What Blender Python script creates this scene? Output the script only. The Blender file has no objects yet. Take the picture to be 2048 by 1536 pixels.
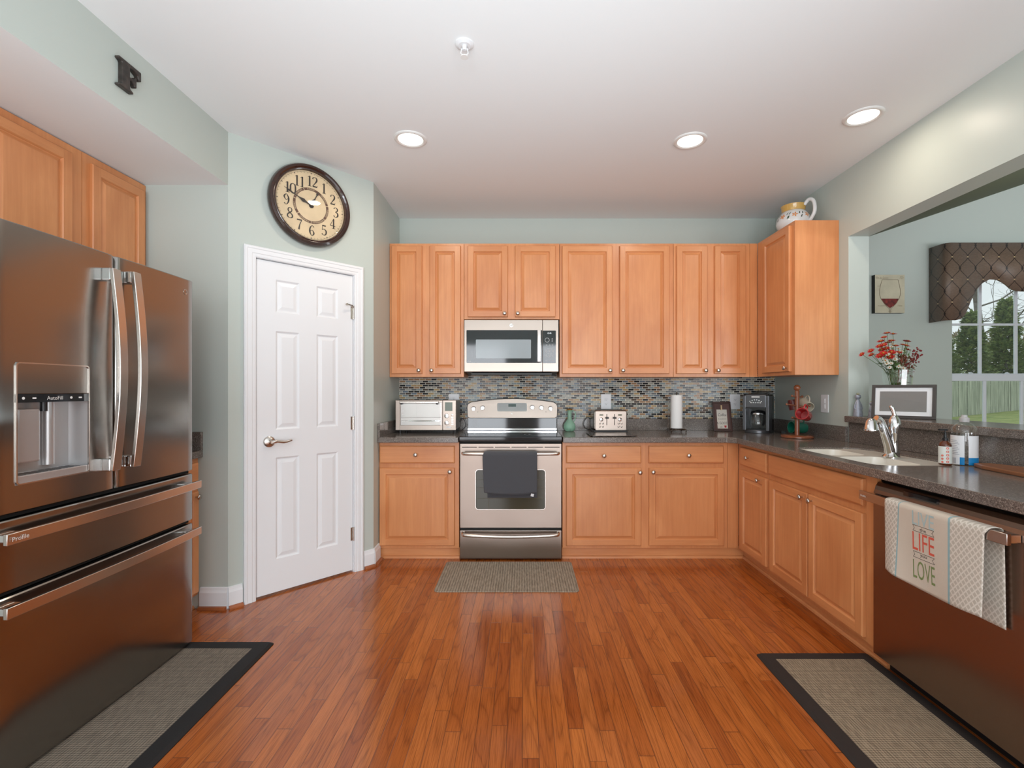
import bpy, math, random
from mathutils import Vector, Matrix
random.seed(7)
C = bpy.context.scene.collection
PI = math.pi
# ------------------------------------------------------------------ camera
F, CX, CY, EYE = 955.0, 1045.0, 780.0, 1.263      # focal length and vanishing point, in 2048 x 1536 pixels
cam_d = bpy.data.cameras.new('camera'); cam = bpy.data.objects.new('camera', cam_d); C.objects.link(cam)
cam.location = (0, 0, EYE); cam.rotation_euler = (PI/2, 0, 0)
cam_d.sensor_width = 36; cam_d.lens = F/2048*36
cam_d.shift_x = (1024-CX)/2048; cam_d.shift_y = (CY-768)/2048
cam_d.clip_start = 0.05; cam_d.clip_end = 300
bpy.context.scene.camera = cam
# ------------------------------------------------------------------ world, lamps, exposure
W = bpy.data.worlds.new('overcast_sky'); bpy.context.scene.world = W; W.use_nodes = True
W.node_tree.nodes['Background'].inputs[0].default_value = (0.93, 0.96, 1.0, 1)
W.node_tree.nodes['Background'].inputs[1].default_value = 1.0
vs = bpy.context.scene.view_settings
vs.view_transform = 'Standard'; vs.look = 'None'; vs.gamma = 1.0; vs.exposure = 0.0; vs.use_curve_mapping = False
def area(name, loc, rot, sx, sy, power, col=(1, 1, 1), spread=PI):
    l = bpy.data.lights.new(name, 'AREA'); l.shape = 'RECTANGLE'; l.size = sx; l.size_y = sy
    l.energy = power; l.color = col; l.spread = spread
    o = bpy.data.objects.new(name, l); C.objects.link(o); o.location = loc; o.rotation_euler = rot
    return o
# daylight through the patio doors in the rear wall; dining and upward lamps are unseen fill added for brightness
area('patio_daylight_west', (-1.15, -3.44, 1.25), (PI/2, 0, 0), 1.5, 2.1, 68, (0.90, 0.95, 1.0))
area('patio_daylight_east', (1.15, -3.44, 1.25), (PI/2, 0, 0), 1.5, 2.1, 68, (0.90, 0.95, 1.0))
area('dining_fill', (4.4, -3.44, 1.3), (PI/2, 0, 0), 1.6, 1.9, 95, (0.90, 0.96, 1.0))  # fill lamp added to brighten the dining room wall
area('ceiling_fill', (0.0, 1.0, 1.15), (PI, 0, 0), 2.4, 2.0, 31, (0.76, 0.93, 1.0))  # upward fill added out of view to brighten the ceiling
area('ceiling_fill_rear', (0.0, -1.6, 1.5), (PI, 0, 0), 2.0, 1.2, 90, (0.78, 0.93, 1.0))
area('ceiling_fill_dining', (4.3, 1.6, 1.9), (PI, 0, 0), 1.6, 1.6, 70, (0.88, 0.95, 1.0))
# ------------------------------------------------------------------ pixel helpers
def X(u, y): return (u-CX)*y/F
def Z(v, y): return EYE+(CY-v)*y/F
# ------------------------------------------------------------------ mesh builder
class MB:
    def __init__(s): s.v = []; s.f = []; s.m = []
    def add(s, vs, fs, mi=0):
        b = len(s.v); s.v += [tuple(p) for p in vs]
        for q in fs: s.f.append([b+i for i in q]); s.m.append(mi)
        return s
    def box(s, x0, x1, y0, y1, z0, z1, mi=0):
        if x0 > x1: x0, x1 = x1, x0
        if y0 > y1: y0, y1 = y1, y0
        if z0 > z1: z0, z1 = z1, z0
        return s.add([(x0,y0,z0),(x1,y0,z0),(x1,y1,z0),(x0,y1,z0),(x0,y0,z1),(x1,y0,z1),(x1,y1,z1),(x0,y1,z1)],
              [(0,3,2,1),(4,5,6,7),(0,1,5,4),(1,2,6,5),(2,3,7,6),(3,0,4,7)], mi)
    def prism(s, pts, a, b, ax='z', mi=0):
        """polygon pts (2D) extruded from a to b along axis ax. x:(y,z) y:(x,z) z:(x,y)"""
        def P(p, t): return {'x': (t,p[0],p[1]), 'y': (p[0],t,p[1]), 'z': (p[0],p[1],t)}[ax]
        n = len(pts); vs = [P(p, a) for p in pts]+[P(p, b) for p in pts]
        fs = [tuple(range(n))[::-1], tuple(range(n, 2*n))]+[(i, (i+1) % n, n+(i+1) % n, n+i) for i in range(n)]
        return s.add(vs, fs, mi)
    def lathe(s, prof, c=(0,0,0), n=24, ax='z', mi=0, cap=True):
        vs = []; k = len(prof)
        for (r, h) in prof:
            for i in range(n):
                a = 2*PI*i/n; p = (r*math.cos(a), r*math.sin(a))
                q = {'z': (p[0],p[1],h), 'y': (p[0],h,p[1]), 'x': (h,p[0],p[1])}[ax]
                vs.append((q[0]+c[0], q[1]+c[1], q[2]+c[2]))
        fs = [(j*n+i, j*n+(i+1) % n, (j+1)*n+(i+1) % n, (j+1)*n+i) for j in range(k-1) for i in range(n)]
        if cap: fs += [tuple(range(n))[::-1], tuple(range((k-1)*n, k*n))]
        return s.add(vs, fs, mi)
    def cyl(s, c, r, a, b, ax='z', n=24, mi=0): return s.lathe([(r, a), (r, b)], c, n, ax, mi)
    def ball(s, c, r, n=14, mi=0, sz=1):
        pr = [(max(1e-4, r*math.sin(PI*i/n)), -r*sz*math.cos(PI*i/n)) for i in range(n+1)]
        return s.lathe(pr, c, 2*n, 'z', mi)
    def tube(s, pts, r, n=10, mi=0, closed=False):
        P = [Vector(p) for p in pts]; k = len(P); R = r if isinstance(r, (list, tuple)) else [r]*k
        vs = []; up = Vector((0, 0, 1)); prev = None
        for i in range(k):
            if closed: d = P[(i+1) % k]-P[i-1]
            else: d = P[min(i+1, k-1)]-P[max(i-1, 0)]
            if d.length < 1e-9: d = Vector((0, 0, 1))
            d.normalize()
            if prev is None: a = d.cross(up) if abs(d.z) < .95 else d.cross(Vector((1, 0, 0)))
            else: a = prev-d*prev.dot(d)
            a.normalize(); prev = a; b = d.cross(a)
            for j in range(n):
                t = 2*PI*j/n; vs.append(P[i]+(a*math.cos(t)+b*math.sin(t))*R[i])
        fs = [(i*n+j, i*n+(j+1) % n, ((i+1) % k)*n+(j+1) % n, ((i+1) % k)*n+j) for i in range(k if closed else k-1) for j in range(n)]
        if not closed: fs += [tuple(range(n))[::-1], tuple(range((k-1)*n, k*n))]
        return s.add(vs, fs, mi)
    def strip(s, pts, hw, hd, w=(0,1,0), mi=0, taper=None):
        """bar of rectangular section swept through pts; w = width direction, hd = half depth across it"""
        P = [Vector(p) for p in pts]; k = len(P); w = Vector(w); vs = []
        for i in range(k):
            d = (P[min(i+1, k-1)]-P[max(i-1, 0)]).normalized(); nrm = d.cross(w).normalized()
            h = hw*(taper[i] if taper else 1)
            for (a, b) in ((1,1),(1,-1),(-1,-1),(-1,1)): vs.append(P[i]+w*h*a+nrm*hd*b)
        fs = [(i*4+j, i*4+(j+1) % 4, (i+1)*4+(j+1) % 4, (i+1)*4+j) for i in range(k-1) for j in range(4)]+[(3,2,1,0), tuple(range((k-1)*4, k*4))]
        return s.add(vs, fs, mi)
    def grid(s, fn, nu, nv, mi=0):
        vs = [fn(i/nu, j/nv) for j in range(nv+1) for i in range(nu+1)]
        fs = [(j*(nu+1)+i, j*(nu+1)+i+1, (j+1)*(nu+1)+i+1, (j+1)*(nu+1)+i) for j in range(nv) for i in range(nu)]
        return s.add(vs, fs, mi)
    def xf(s, M, start=0):
        for i in range(start, len(s.v)): s.v[i] = tuple(M @ Vector(s.v[i]))
        return s
OFF = {}
def rrect(x0, x1, z0, z1, r, n=5):
    pts = []
    for (cx, cz, a0) in ((x1-r, z0+r, -PI/2), (x1-r, z1-r, 0), (x0+r, z1-r, PI/2), (x0+r, z0+r, PI)):
        for i in range(n+1): a = a0+PI/2*i/n; pts.append((cx+r*math.cos(a), cz+r*math.sin(a)))
    return pts
def obj(name, mb, mat, par=None, bevel=0, smooth=None, loc=None, solid=0, sub=0):
    off = Vector(OFF.get(par.name, (0, 0, 0))) if par else Vector(loc or (0, 0, 0))
    me = bpy.data.meshes.new(name)
    me.from_pydata([tuple(Vector(p)-off) for p in mb.v], [], mb.f)
    mats = mat if isinstance(mat, (list, tuple)) else [mat]
    for m in mats: me.materials.append(m)
    me.polygons.foreach_set('material_index', mb.m)
    me.update()
    import bmesh
    bm = bmesh.new(); bm.from_mesh(me); bmesh.ops.recalc_face_normals(bm, faces=bm.faces); bm.to_mesh(me); bm.free()
    if smooth is not None:
        me.polygons.foreach_set('use_smooth', [True]*len(me.polygons)); me.set_sharp_from_angle(angle=math.radians(smooth))
    o = bpy.data.objects.new(name, me); C.objects.link(o)
    if par: o.parent = par; OFF[o.name] = OFF.get(par.name, (0, 0, 0))
    else: o.location = off; OFF[o.name] = tuple(off)
    if solid: m = o.modifiers.new('solid', 'SOLIDIFY'); m.thickness = solid; m.offset = 0
    if bevel:
        m = o.modifiers.new('bevel', 'BEVEL'); m.width = bevel; m.segments = 2; m.limit_method = 'ANGLE'; m.angle_limit = math.radians(40); m.harden_normals = False
    if sub: m = o.modifiers.new('sub', 'SUBSURF'); m.levels = sub; m.render_levels = sub
    return o
def tag(o, label=None, cat=None, group=None, kind=None):
    if label: o['label'] = label
    if cat: o['category'] = cat
    if group: o['group'] = group
    if kind: o['kind'] = kind
    return o
def thing(name, label, cat, loc=(0,0,0), rotz=0, group=None, kind=None, local=False):
    """Empty; children given in world coordinates unless local (then in the thing's own frame)"""
    o = bpy.data.objects.new(name, None); C.objects.link(o); o.empty_display_size = .05
    o.location = loc; o.rotation_euler = (0, 0, rotz)
    OFF[o.name] = (0, 0, 0) if (local or rotz) else tuple(loc)
    return tag(o, label, cat, group, kind)
def struct(name, mb, mat, label=None, **k):
    o = obj(name, mb, mat, **k); o['kind'] = 'structure'
    if label: o['label'] = label
    return o
def copy_tree(o, parent=None):
    c = o.copy(); C.objects.link(c); c.parent = parent
    OFF[c.name] = OFF.get(o.name, (0, 0, 0))
    for ch in list(o.children): copy_tree(ch, c)
    return c
def text_mb(body, size, ext=0.0006, sx=1.0, bold=0.0, align='CENTER', font_shear=0):
    """flat lettering in the XZ plane, reading when seen from -Y, centred on the origin"""
    cu = bpy.data.curves.new('lettering', 'FONT'); cu.body = body; cu.size = size; cu.align_x = align; cu.align_y = 'CENTER'
    cu.offset = bold; cu.resolution_u = 3; cu.shear = font_shear
    o = bpy.data.objects.new('lettering', cu); C.objects.link(o)
    dg = bpy.context.evaluated_depsgraph_get(); me = bpy.data.meshes.new_from_object(o.evaluated_get(dg))
    mb = MB(); vs = [(v.co.x*sx, 0, v.co.y) for v in me.vertices]; fs = [tuple(p.vertices) for p in me.polygons]
    mb.add(vs, fs)
    bpy.data.objects.remove(o); bpy.data.curves.remove(cu); bpy.data.meshes.remove(me)
    return mb
def moved(mb, loc, rz=0):
    return mb.xf(Matrix.Translation(loc) @ Matrix.Rotation(rz, 4, 'Z'))
def cr(pts, n=6):
    """Catmull-Rom through tuples of any length"""
    P = [pts[0]]+list(pts)+[pts[-1]]; out = []
    for i in range(1, len(P)-2):
        for k in range(n):
            t = k/n; out.append(tuple(.5*((2*b)+(-a+c)*t+(2*a-5*b+4*c-d)*t*t+(-a+3*b-3*c+d)*t**3) for a, b, c, d in zip(P[i-1], P[i], P[i+1], P[i+2])))
    out.append(tuple(pts[-1])); return out
# ------------------------------------------------------------------ materials
def nmat(name):
    m = bpy.data.materials.new(name); m.use_nodes = True; t = m.node_tree
    return m, t, t.nodes['Principled BSDF']
def nd(t, typ, ins=None, **props):
    n = t.nodes.new(typ)
    for k, v in props.items(): setattr(n, k, v)
    for k, v in (ins or {}).items():
        if isinstance(v, bpy.types.NodeSocket): t.links.new(v, n.inputs[k])
        else: n.inputs[k].default_value = v
    return n
def mth(t, op, a, b=0.0, c=0.0):
    n = nd(t, 'ShaderNodeMath', {0: a, 1: b, 2: c}, operation=op); return n.outputs[0]
def mix(t, f, a, b, mode='MIX'):
    n = nd(t, 'ShaderNodeMix', None, data_type='RGBA', blend_type=mode)
    for k, v in (('Factor', f), ('A', a), ('B', b)):
        s = [i for i in n.inputs if i.name == k and (i.type == 'RGBA' if k != 'Factor' else i.type == 'VALUE')][0]
        if isinstance(v, bpy.types.NodeSocket): t.links.new(v, s)
        else: s.default_value = v if not isinstance(v, tuple) or len(v) == 4 else (*v, 1)
    return [o for o in n.outputs if o.type == 'RGBA'][0]
def ramp(t, fac, stops, interp='LINEAR'):
    n = nd(t, 'ShaderNodeValToRGB', {'Fac': fac}); r = n.color_ramp; r.interpolation = interp
    while len(r.elements) > 1: r.elements.remove(r.elements[0])
    for i, (p, c) in enumerate(stops):
        e = r.elements[0] if i == 0 else r.elements.new(p)
        e.position = p; e.color = (*c, 1)
    return n.outputs[0]
def srgb(r, g, b):
    f = lambda c: (c/255/12.92) if c <= 10 else ((c/255+.055)/1.055)**2.4
    return (f(r), f(g), f(b))
def bump(t, B, h, strength=.3, dist=.002):
    n = nd(t, 'ShaderNodeBump', {'Height': h, 'Strength': strength, 'Distance': dist}); t.links.new(n.outputs[0], B.inputs['Normal'])
def plain(name, col, rough=.5, metal=0, coat=0, spec=.5, trans=0, ior=1.45, emit=None, es=0, alpha=1, var=0, vscale=8, bmp=0, bscale=200, sheen=0):
    m, t, B = nmat(name)
    B.inputs['Base Color'].default_value = (*col, 1); B.inputs['Roughness'].default_value = rough
    B.inputs['Metallic'].default_value = metal; B.inputs['Coat Weight'].default_value = coat
    B.inputs['Specular IOR Level'].default_value = spec; B.inputs['Transmission Weight'].default_value = trans
    B.inputs['IOR'].default_value = ior; B.inputs['Coat Roughness'].default_value = .05; B.inputs['Sheen Weight'].default_value = sheen
    if emit: B.inputs['Emission Color'].default_value = (*emit, 1); B.inputs['Emission Strength'].default_value = es
    tc = nd(t, 'ShaderNodeTexCoord').outputs['Object']
    if var:
        no = nd(t, 'ShaderNodeTexNoise', {'Vector': tc, 'Scale': vscale, 'Detail': 4.0}).outputs['Fac']
        a = tuple(max(0, c*(1-var)) for c in col); b = tuple(min(1, c*(1+var)) for c in col)
        t.links.new(ramp(t, no, [(.3, a), (.7, b)]), B.inputs['Base Color'])
    if bmp:
        no = nd(t, 'ShaderNodeTexNoise', {'Vector': tc, 'Scale': bscale, 'Detail': 3.0}).outputs['Fac']
        bump(t, B, no, bmp, .001)
    return m
def wood(name, dark, light, axis, rough=.34, coat=.25, along=1.2, across=26):
    m, t, B = nmat(name)
    tc = nd(t, 'ShaderNodeTexCoord').outputs['Object']; oi = nd(t, 'ShaderNodeObjectInfo').outputs['Random']
    ofs = nd(t, 'ShaderNodeVectorMath', {0: tc, 1: nd(t, 'ShaderNodeCombineXYZ', {0: mth(t, 'MULTIPLY', oi, 17.), 1: mth(t, 'MULTIPLY', oi, 9.), 2: mth(t, 'MULTIPLY', oi, 31.)}).outputs[0]}, operation='ADD').outputs[0]
    sc = {'z': (across, across, along), 'x': (along, across, across), 'y': (across, along, across)}[axis]
    fine = nd(t, 'ShaderNodeTexNoise', {'Vector': nd(t, 'ShaderNodeVectorMath', {0: ofs, 1: tuple(c*2.2 for c in sc)}, operation='MULTIPLY').outputs[0], 'Scale': 1.0, 'Detail': 5.0, 'Roughness': .6, 'Distortion': .4}).outputs['Fac']
    big = nd(t, 'ShaderNodeTexNoise', {'Vector': nd(t, 'ShaderNodeVectorMath', {0: ofs, 1: tuple(3.0 if c == across else 1.3 for c in sc)}, operation='MULTIPLY').outputs[0], 'Scale': 1.4, 'Detail': 4.0, 'Distortion': .8}).outputs['Fac']
    f = mth(t, 'ADD', mth(t, 'MULTIPLY', fine, .38), mth(t, 'MULTIPLY', big, .62))
    f = mth(t, 'ADD', f, mth(t, 'MULTIPLY', mth(t, 'SUBTRACT', oi, .5), .10))
    t.links.new(ramp(t, f, [(.28, dark), (.52, tuple((a+b)/2 for a, b in zip(dark, light))), (.72, light)]), B.inputs['Base Color'])
    B.inputs['Roughness'].default_value = rough; B.inputs['Coat Weight'].default_value = coat; B.inputs['Coat Roughness'].default_value = .25
    bump(t, B, fine, .06, .0006)
    return m
CAB_D, CAB_L = (.55, .198, .068), (.76, .335, .135)
M = {}
M['wood_v'] = wood('honey_maple_upright', CAB_D, CAB_L, 'z')
M['wood_h'] = wood('honey_maple_level', CAB_D, CAB_L, 'x')
M['wood_y'] = wood('honey_maple_along', CAB_D, CAB_L, 'y')
WV = [M['wood_v'], M['wood_h']]
M['mug_wood'] = wood('red_brown_turned_wood', (.17, .045, .018), (.34, .11, .045), 'z', .25, .5)
M['board_wood'] = wood('walnut_board', (.14, .05, .02), (.30, .12, .05), 'y', .4, .2)
M['dark_wood'] = wood('mahogany_frame', (.025, .008, .006), (.06, .018, .012), 'z', .3, .3)
def paint(name, col, rough=.5):
    m, t, B = nmat(name); tc = nd(t, 'ShaderNodeTexCoord').outputs['Object']
    B.inputs['Base Color'].default_value = (*col, 1); B.inputs['Roughness'].default_value = rough; B.inputs['Specular IOR Level'].default_value = .35
    no = nd(t, 'ShaderNodeTexNoise', {'Vector': tc, 'Scale': 160., 'Detail': 3.0}).outputs['Fac']; bump(t, B, no, .08, .0008)
    return m
M['wall'] = paint('sage_green_paint', (.51, .557, .518), .38)
M['ceiling'] = paint('ceiling_white', (.86, .88, .89), .8)
M['white'] = paint('white_trim_paint', (.80, .81, .83), .32)
M['olive'] = paint('dark_olive_ceiling', (.10, .11, .06), .7)  # one dark olive tone over the whole dining ceiling
def steel(name, col, rough=.26, axis='x', band=.06):
    m, t, B = nmat(name); tc = nd(t, 'ShaderNodeTexCoord').outputs['Object']
    sc = {'x': (2, 400, 400), 'y': (400, 2, 400), 'z': (400, 400, 2)}[axis]
    no = nd(t, 'ShaderNodeTexNoise', {'Vector': nd(t, 'ShaderNodeVectorMath', {0: tc, 1: sc}, operation='MULTIPLY').outputs[0], 'Scale': 1.0, 'Detail': 2.0}).outputs['Fac']
    B.inputs['Base Color'].default_value = (*col, 1); B.inputs['Metallic'].default_value = 1
    t.links.new(mth(t, 'MULTIPLY_ADD', no, band, rough-band/2), B.inputs['Roughness'])
    B.inputs['Anisotropic'].default_value = .5
    tg = nd(t, 'ShaderNodeTangent', None, direction_type='RADIAL', axis='Z' if axis != 'z' else 'X'); t.links.new(tg.outputs[0], B.inputs['Tangent'])
    # the sheet is never dead flat: slow waves that bend reflections
    wv = nd(t, 'ShaderNodeTexNoise', {'Vector': tc, 'Scale': 2.2, 'Detail': 1.0}).outputs['Fac']; bump(t, B, wv, .35, .02)
    return m
M['steel'] = steel('brushed_steel', (.36, .30, .26), .31)
M['steel_y'] = steel('brushed_steel_side_facing', (.46, .42, .39), .22, 'y')
M['slate'] = steel('warm_slate_steel', (.32, .235, .19), .26, 'y')
M['chrome'] = plain('chrome', (.78, .78, .79), .08, 1)
M['nickel'] = plain('satin_nickel', (.56, .52, .48), .25, 1)
M['handle'] = plain('satin_steel_handle', (.66, .61, .57), .25, 1)
M['black'] = plain('black_plastic', (.012, .012, .013), .35)
M['gloss_black'] = plain('black_glass', (.008, .009, .012), .06, coat=.6)
M['dark_gap'] = plain('shadow_gap_rubber', (.01, .01, .01), .9)
def floor_mat():
    m, t, B = nmat('oak_strip_floor')
    tc = nd(t, 'ShaderNodeTexCoord').outputs['Object']; sp = nd(t, 'ShaderNodeSeparateXYZ', {0: tc}).outputs
    w = .0572; xi = mth(t, 'DIVIDE', sp[0], w); row = mth(t, 'FLOOR', xi); fx = mth(t, 'FRACT', xi)
    rr = nd(t, 'ShaderNodeTexWhiteNoise', {'W': row}, noise_dimensions='1D').outputs['Value']
    ln = mth(t, 'MULTIPLY_ADD', rr, .5, .55)
    yi = mth(t, 'DIVIDE', mth(t, 'MULTIPLY_ADD', rr, 7.3, sp[1]), ln); col = mth(t, 'FLOOR', yi); fy = mth(t, 'FRACT', yi)
    pid = nd(t, 'ShaderNodeTexWhiteNoise', {'Vector': nd(t, 'ShaderNodeCombineXYZ', {0: row, 1: col}).outputs[0]}, noise_dimensions='2D').outputs['Value']
    vec = nd(t, 'ShaderNodeCombineXYZ', {0: mth(t, 'MULTIPLY_ADD', pid, 13., mth(t, 'MULTIPLY', sp[0], 9.)), 1: mth(t, 'MULTIPLY_ADD', pid, 57., sp[1]), 2: pid}).outputs[0]
    big = nd(t, 'ShaderNodeTexNoise', {'Vector': vec, 'Scale': .8, 'Detail': 2.0, 'Distortion': .35}).outputs['Fac']
    rings = mth(t, 'FRACT', mth(t, 'MULTIPLY', big, 13.))
    rings = mth(t, 'POWER', mth(t, 'ABSOLUTE', mth(t, 'SUBTRACT', rings, .5)), 2.2)
    vec2 = nd(t, 'ShaderNodeCombineXYZ', {0: mth(t, 'MULTIPLY', sp[0], 420.), 1: mth(t, 'MULTIPLY_ADD', pid, 40., mth(t, 'MULTIPLY', sp[1], 7.)), 2: pid}).outputs[0]
    pores = nd(t, 'ShaderNodeTexNoise', {'Vector': vec2, 'Scale': 1.0, 'Detail': 3.0, 'Roughness': .7}).outputs['Fac']
    base = ramp(t, pid, [(0, (.32, .073, .012)), (.35, (.41, .106, .018)), (.7, (.48, .138, .027)), (1, (.38, .103, .025))])
    g = ramp(t, rings, [(0.0, (1.05, 1.05, 1.05)), (.12, (.96, .95, .93)), (.24, (.68, .62, .57))])
    c = mix(t, 1.0, base, g, 'MULTIPLY')
    c = mix(t, 1.0, c, ramp(t, pores, [(.35, (.62, .58, .54)), (.55, (1.05, 1.05, 1.05))]), 'MULTIPLY')
    ex = mth(t, 'MINIMUM', fx, mth(t, 'SUBTRACT', 1., fx)); ey = mth(t, 'MULTIPLY', mth(t, 'MINIMUM', fy, mth(t, 'SUBTRACT', 1., fy)), 12.)
    e = mth(t, 'MINIMUM', ex, ey); seam = nd(t, 'ShaderNodeMapRange', {0: e, 1: .0, 2: .035, 3: 0., 4: 1.}).outputs[0]
    c = mix(t, seam, (.10, .028, .010, 1), c)
    t.links.new(c, B.inputs['Base Color'])
    rn = nd(t, 'ShaderNodeTexNoise', {'Vector': tc, 'Scale': 5., 'Detail': 3.}).outputs['Fac']
    t.links.new(mth(t, 'MULTIPLY_ADD', rn, .12, .13), B.inputs['Roughness'])
    B.inputs['Coat Weight'].default_value = .35; B.inputs['Coat Roughness'].default_value = .12
    tilt = mth(t, 'MULTIPLY', mth(t, 'SUBTRACT', fx, .5), mth(t, 'SUBTRACT', pid, .5))
    h = mth(t, 'ADD', mth(t, 'MULTIPLY', seam, .5), mth(t, 'ADD', mth(t, 'MULTIPLY', tilt, .35), mth(t, 'MULTIPLY', pores, .05)))
    bump(t, B, h, .45, .0012)
    return m
M['floor'] = floor_mat()
def counter_mat():
    m, t, B = nmat('speckled_solid_surface'); tc = nd(t, 'ShaderNodeTexCoord').outputs['Object']
    v1 = nd(t, 'ShaderNodeTexVoronoi', {'Vector': tc, 'Scale': 330.}).outputs; r1 = nd(t, 'ShaderNodeSeparateColor', {0: v1['Color']}).outputs[0]
    v2 = nd(t, 'ShaderNodeTexVoronoi', {'Vector': tc, 'Scale': 560.}).outputs; r2 = nd(t, 'ShaderNodeSeparateColor', {0: v2['Color']}).outputs[1]
    c = ramp(t, r1, [(0, (.06, .048, .042)), (.22, (.13, .108, .095)), (.62, (.19, .165, .15)), (.84, (.29, .25, .22)), (.95, (.48, .42, .37))], 'CONSTANT')
    c = mix(t, .5, c, ramp(t, r2, [(0, (.075, .06, .052)), (.3, (.17, .145, .13)), (.85, (.32, .27, .235))], 'CONSTANT'))
    t.links.new(c, B.inputs['Base Color']); B.inputs['Roughness'].default_value = .16; B.inputs['Specular IOR Level'].default_value = .55
    return m
M['counter'] = counter_mat()
def tile_mat():
    m, t, B = nmat('glass_mosaic_tile'); tc = nd(t, 'ShaderNodeTexCoord').outputs['Object']; sp = nd(t, 'ShaderNodeSeparateXYZ', {0: tc}).outputs
    zi = mth(t, 'DIVIDE', sp[2], .0177); row = mth(t, 'FLOOR', zi); fz = mth(t, 'FRACT', zi)
    xi = mth(t, 'ADD', mth(t, 'DIVIDE', sp[0], .0496), mth(t, 'MULTIPLY', mth(t, 'MODULO', row, 2.), .5)); col = mth(t, 'FLOOR', xi); fx = mth(t, 'FRACT', xi)
    wn = nd(t, 'ShaderNodeTexWhiteNoise', {'Vector': nd(t, 'ShaderNodeCombineXYZ', {0: row, 1: col}).outputs[0]}, noise_dimensions='2D').outputs
    c = ramp(t, wn['Value'], [(0, (.016, .016, .018)), (.2, (.075, .05, .035)), (.30, (.24, .29, .30)), (.46, (.36, .21, .115)), (.58, (.38, .38, .33)), (.72, (.15, .155, .155)), (.84, (.44, .31, .15)), (.95, (.15, .19, .24))], 'CONSTANT')
    no = nd(t, 'ShaderNodeTexNoise', {'Vector': tc, 'Scale': 150., 'Detail': 2.}).outputs['Fac']
    c = mix(t, 1., c, ramp(t, no, [(.3, (.75, .75, .75)), (.7, (1.25, 1.25, 1.25))]), 'MULTIPLY')
    ex = mth(t, 'MULTIPLY', mth(t, 'MINIMUM', fx, mth(t, 'SUBTRACT', 1., fx)), .0496); ez = mth(t, 'MULTIPLY', mth(t, 'MINIMUM', fz, mth(t, 'SUBTRACT', 1., fz)), .0177)
    e = mth(t, 'MINIMUM', ex, ez); k = nd(t, 'ShaderNodeMapRange', {0: e, 1: .0012, 2: .0020, 3: 0., 4: 1.}).outputs[0]
    t.links.new(mix(t, k, (.80, .76, .68, 1), c), B.inputs['Base Color'])
    t.links.new(nd(t, 'ShaderNodeMapRange', {0: k, 3: .7, 4: .12}).outputs[0], B.inputs['Roughness']); B.inputs['Specular IOR Level'].default_value = .18
    sc = nd(t, 'ShaderNodeSeparateColor', {0: wn['Color']}).outputs
    tilt = mth(t, 'ADD', mth(t, 'MULTIPLY', mth(t, 'SUBTRACT', sc[0], .5), fx), mth(t, 'MULTIPLY', mth(t, 'SUBTRACT', sc[1], .5), fz))
    h = mth(t, 'ADD', mth(t, 'MULTIPLY', k, .6), mth(t, 'MULTIPLY', tilt, .8)); bump(t, B, h, .5, .0012)
    return m
M['tile'] = tile_mat()
def weave_mat(name, c1, c2, sx=260, sy=260):
    m, t, B = nmat(name); tc = nd(t, 'ShaderNodeTexCoord').outputs['Object']; sp = nd(t, 'ShaderNodeSeparateXYZ', {0: tc}).outputs
    a = mth(t, 'SINE', mth(t, 'MULTIPLY', sp[0], sx*2*PI/2)); b = mth(t, 'SINE', mth(t, 'MULTIPLY', sp[1], sy*2*PI/2))
    no = nd(t, 'ShaderNodeTexNoise', {'Vector': nd(t, 'ShaderNodeVectorMath', {0: tc, 1: (160., 22., 60.)}, operation='MULTIPLY').outputs[0], 'Scale': 1., 'Detail': 4.}).outputs['Fac']
    h = mth(t, 'MULTIPLY_ADD', mth(t, 'ADD', a, b), .16, mth(t, 'MULTIPLY', no, 1.))
    t.links.new(ramp(t, h, [(.25, c1), (.78, c2)]), B.inputs['Base Color']); B.inputs['Roughness'].default_value = .85
    bump(t, B, h, .5, .002); return m
M['mat_tan'] = weave_mat('tan_woven_mat', (.13, .095, .062), (.36, .28, .19), 190, 190)
M['mat_grey'] = weave_mat('grey_brown_woven_mat', (.085, .07, .055), (.24, .20, .155), 190, 190)
M['mat_range'] = weave_mat('beige_ribbed_mat', (.16, .125, .09), (.42, .35, .27), 120, 260)
M['mat_edge'] = plain('dark_mat_border', (.022, .016, .014), .75, bmp=.4, bscale=300)
M['mat_edge_black'] = plain('black_mat_border', (.010, .010, .011), .7, bmp=.4, bscale=300)
# ================================================================== THE ROOM
XL, XR, YB, ZC = -2.48, 2.196, 4.152, 2.754
YE = 3.217                                     # where the right wall ends and the pass-through starts
struct('floor', MB().box(-2.6, 6.6, -3.7, 4.3, -.1, 0), M['floor'], 'glossy reddish oak strip floor')
struct('ceiling', MB().box(-2.6, XR+.001, -3.7, 4.3, ZC, ZC+.1), M['ceiling'], 'flat white kitchen ceiling')
WX0, WX1, WZ0, WZ1 = 3.735, 4.73, .44, 2.36     # dining window opening
b = MB().box(-2.6, WX0, YB, YB+.14, 0, 4.3).box(WX0, WX1, YB, YB+.14, 0, WZ0).box(WX0, WX1, YB, YB+.14, WZ1, 4.3).box(WX1, 6.6, YB, YB+.14, 0, 4.3)
struct('wall_back', b, M['wall'])
struct('wall_left', MB().box(XL-.12, XL, -3.7, 2.86, 0, ZC), M['wall'])
struct('wall_alcove', MB().box(XL, -1.702, 2.76, 2.86, 0, ZC), M['wall'])
struct('wall_pantry_side', MB().box(-1.17, -1.07, 3.43, YB, 0, ZC), M['wall'])
b = MB().box(XL, -1.702, -3.5, 2.7599, 2.448, ZC)
b.m = [1, 0, 0, 0, 0, 0]
struct('wall_soffit', b, [M['wall'], M['ceiling']])
struct('wall_right', MB().box(XR, XR+.138, YE, YB, 0, 2.95), M['wall'])
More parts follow.
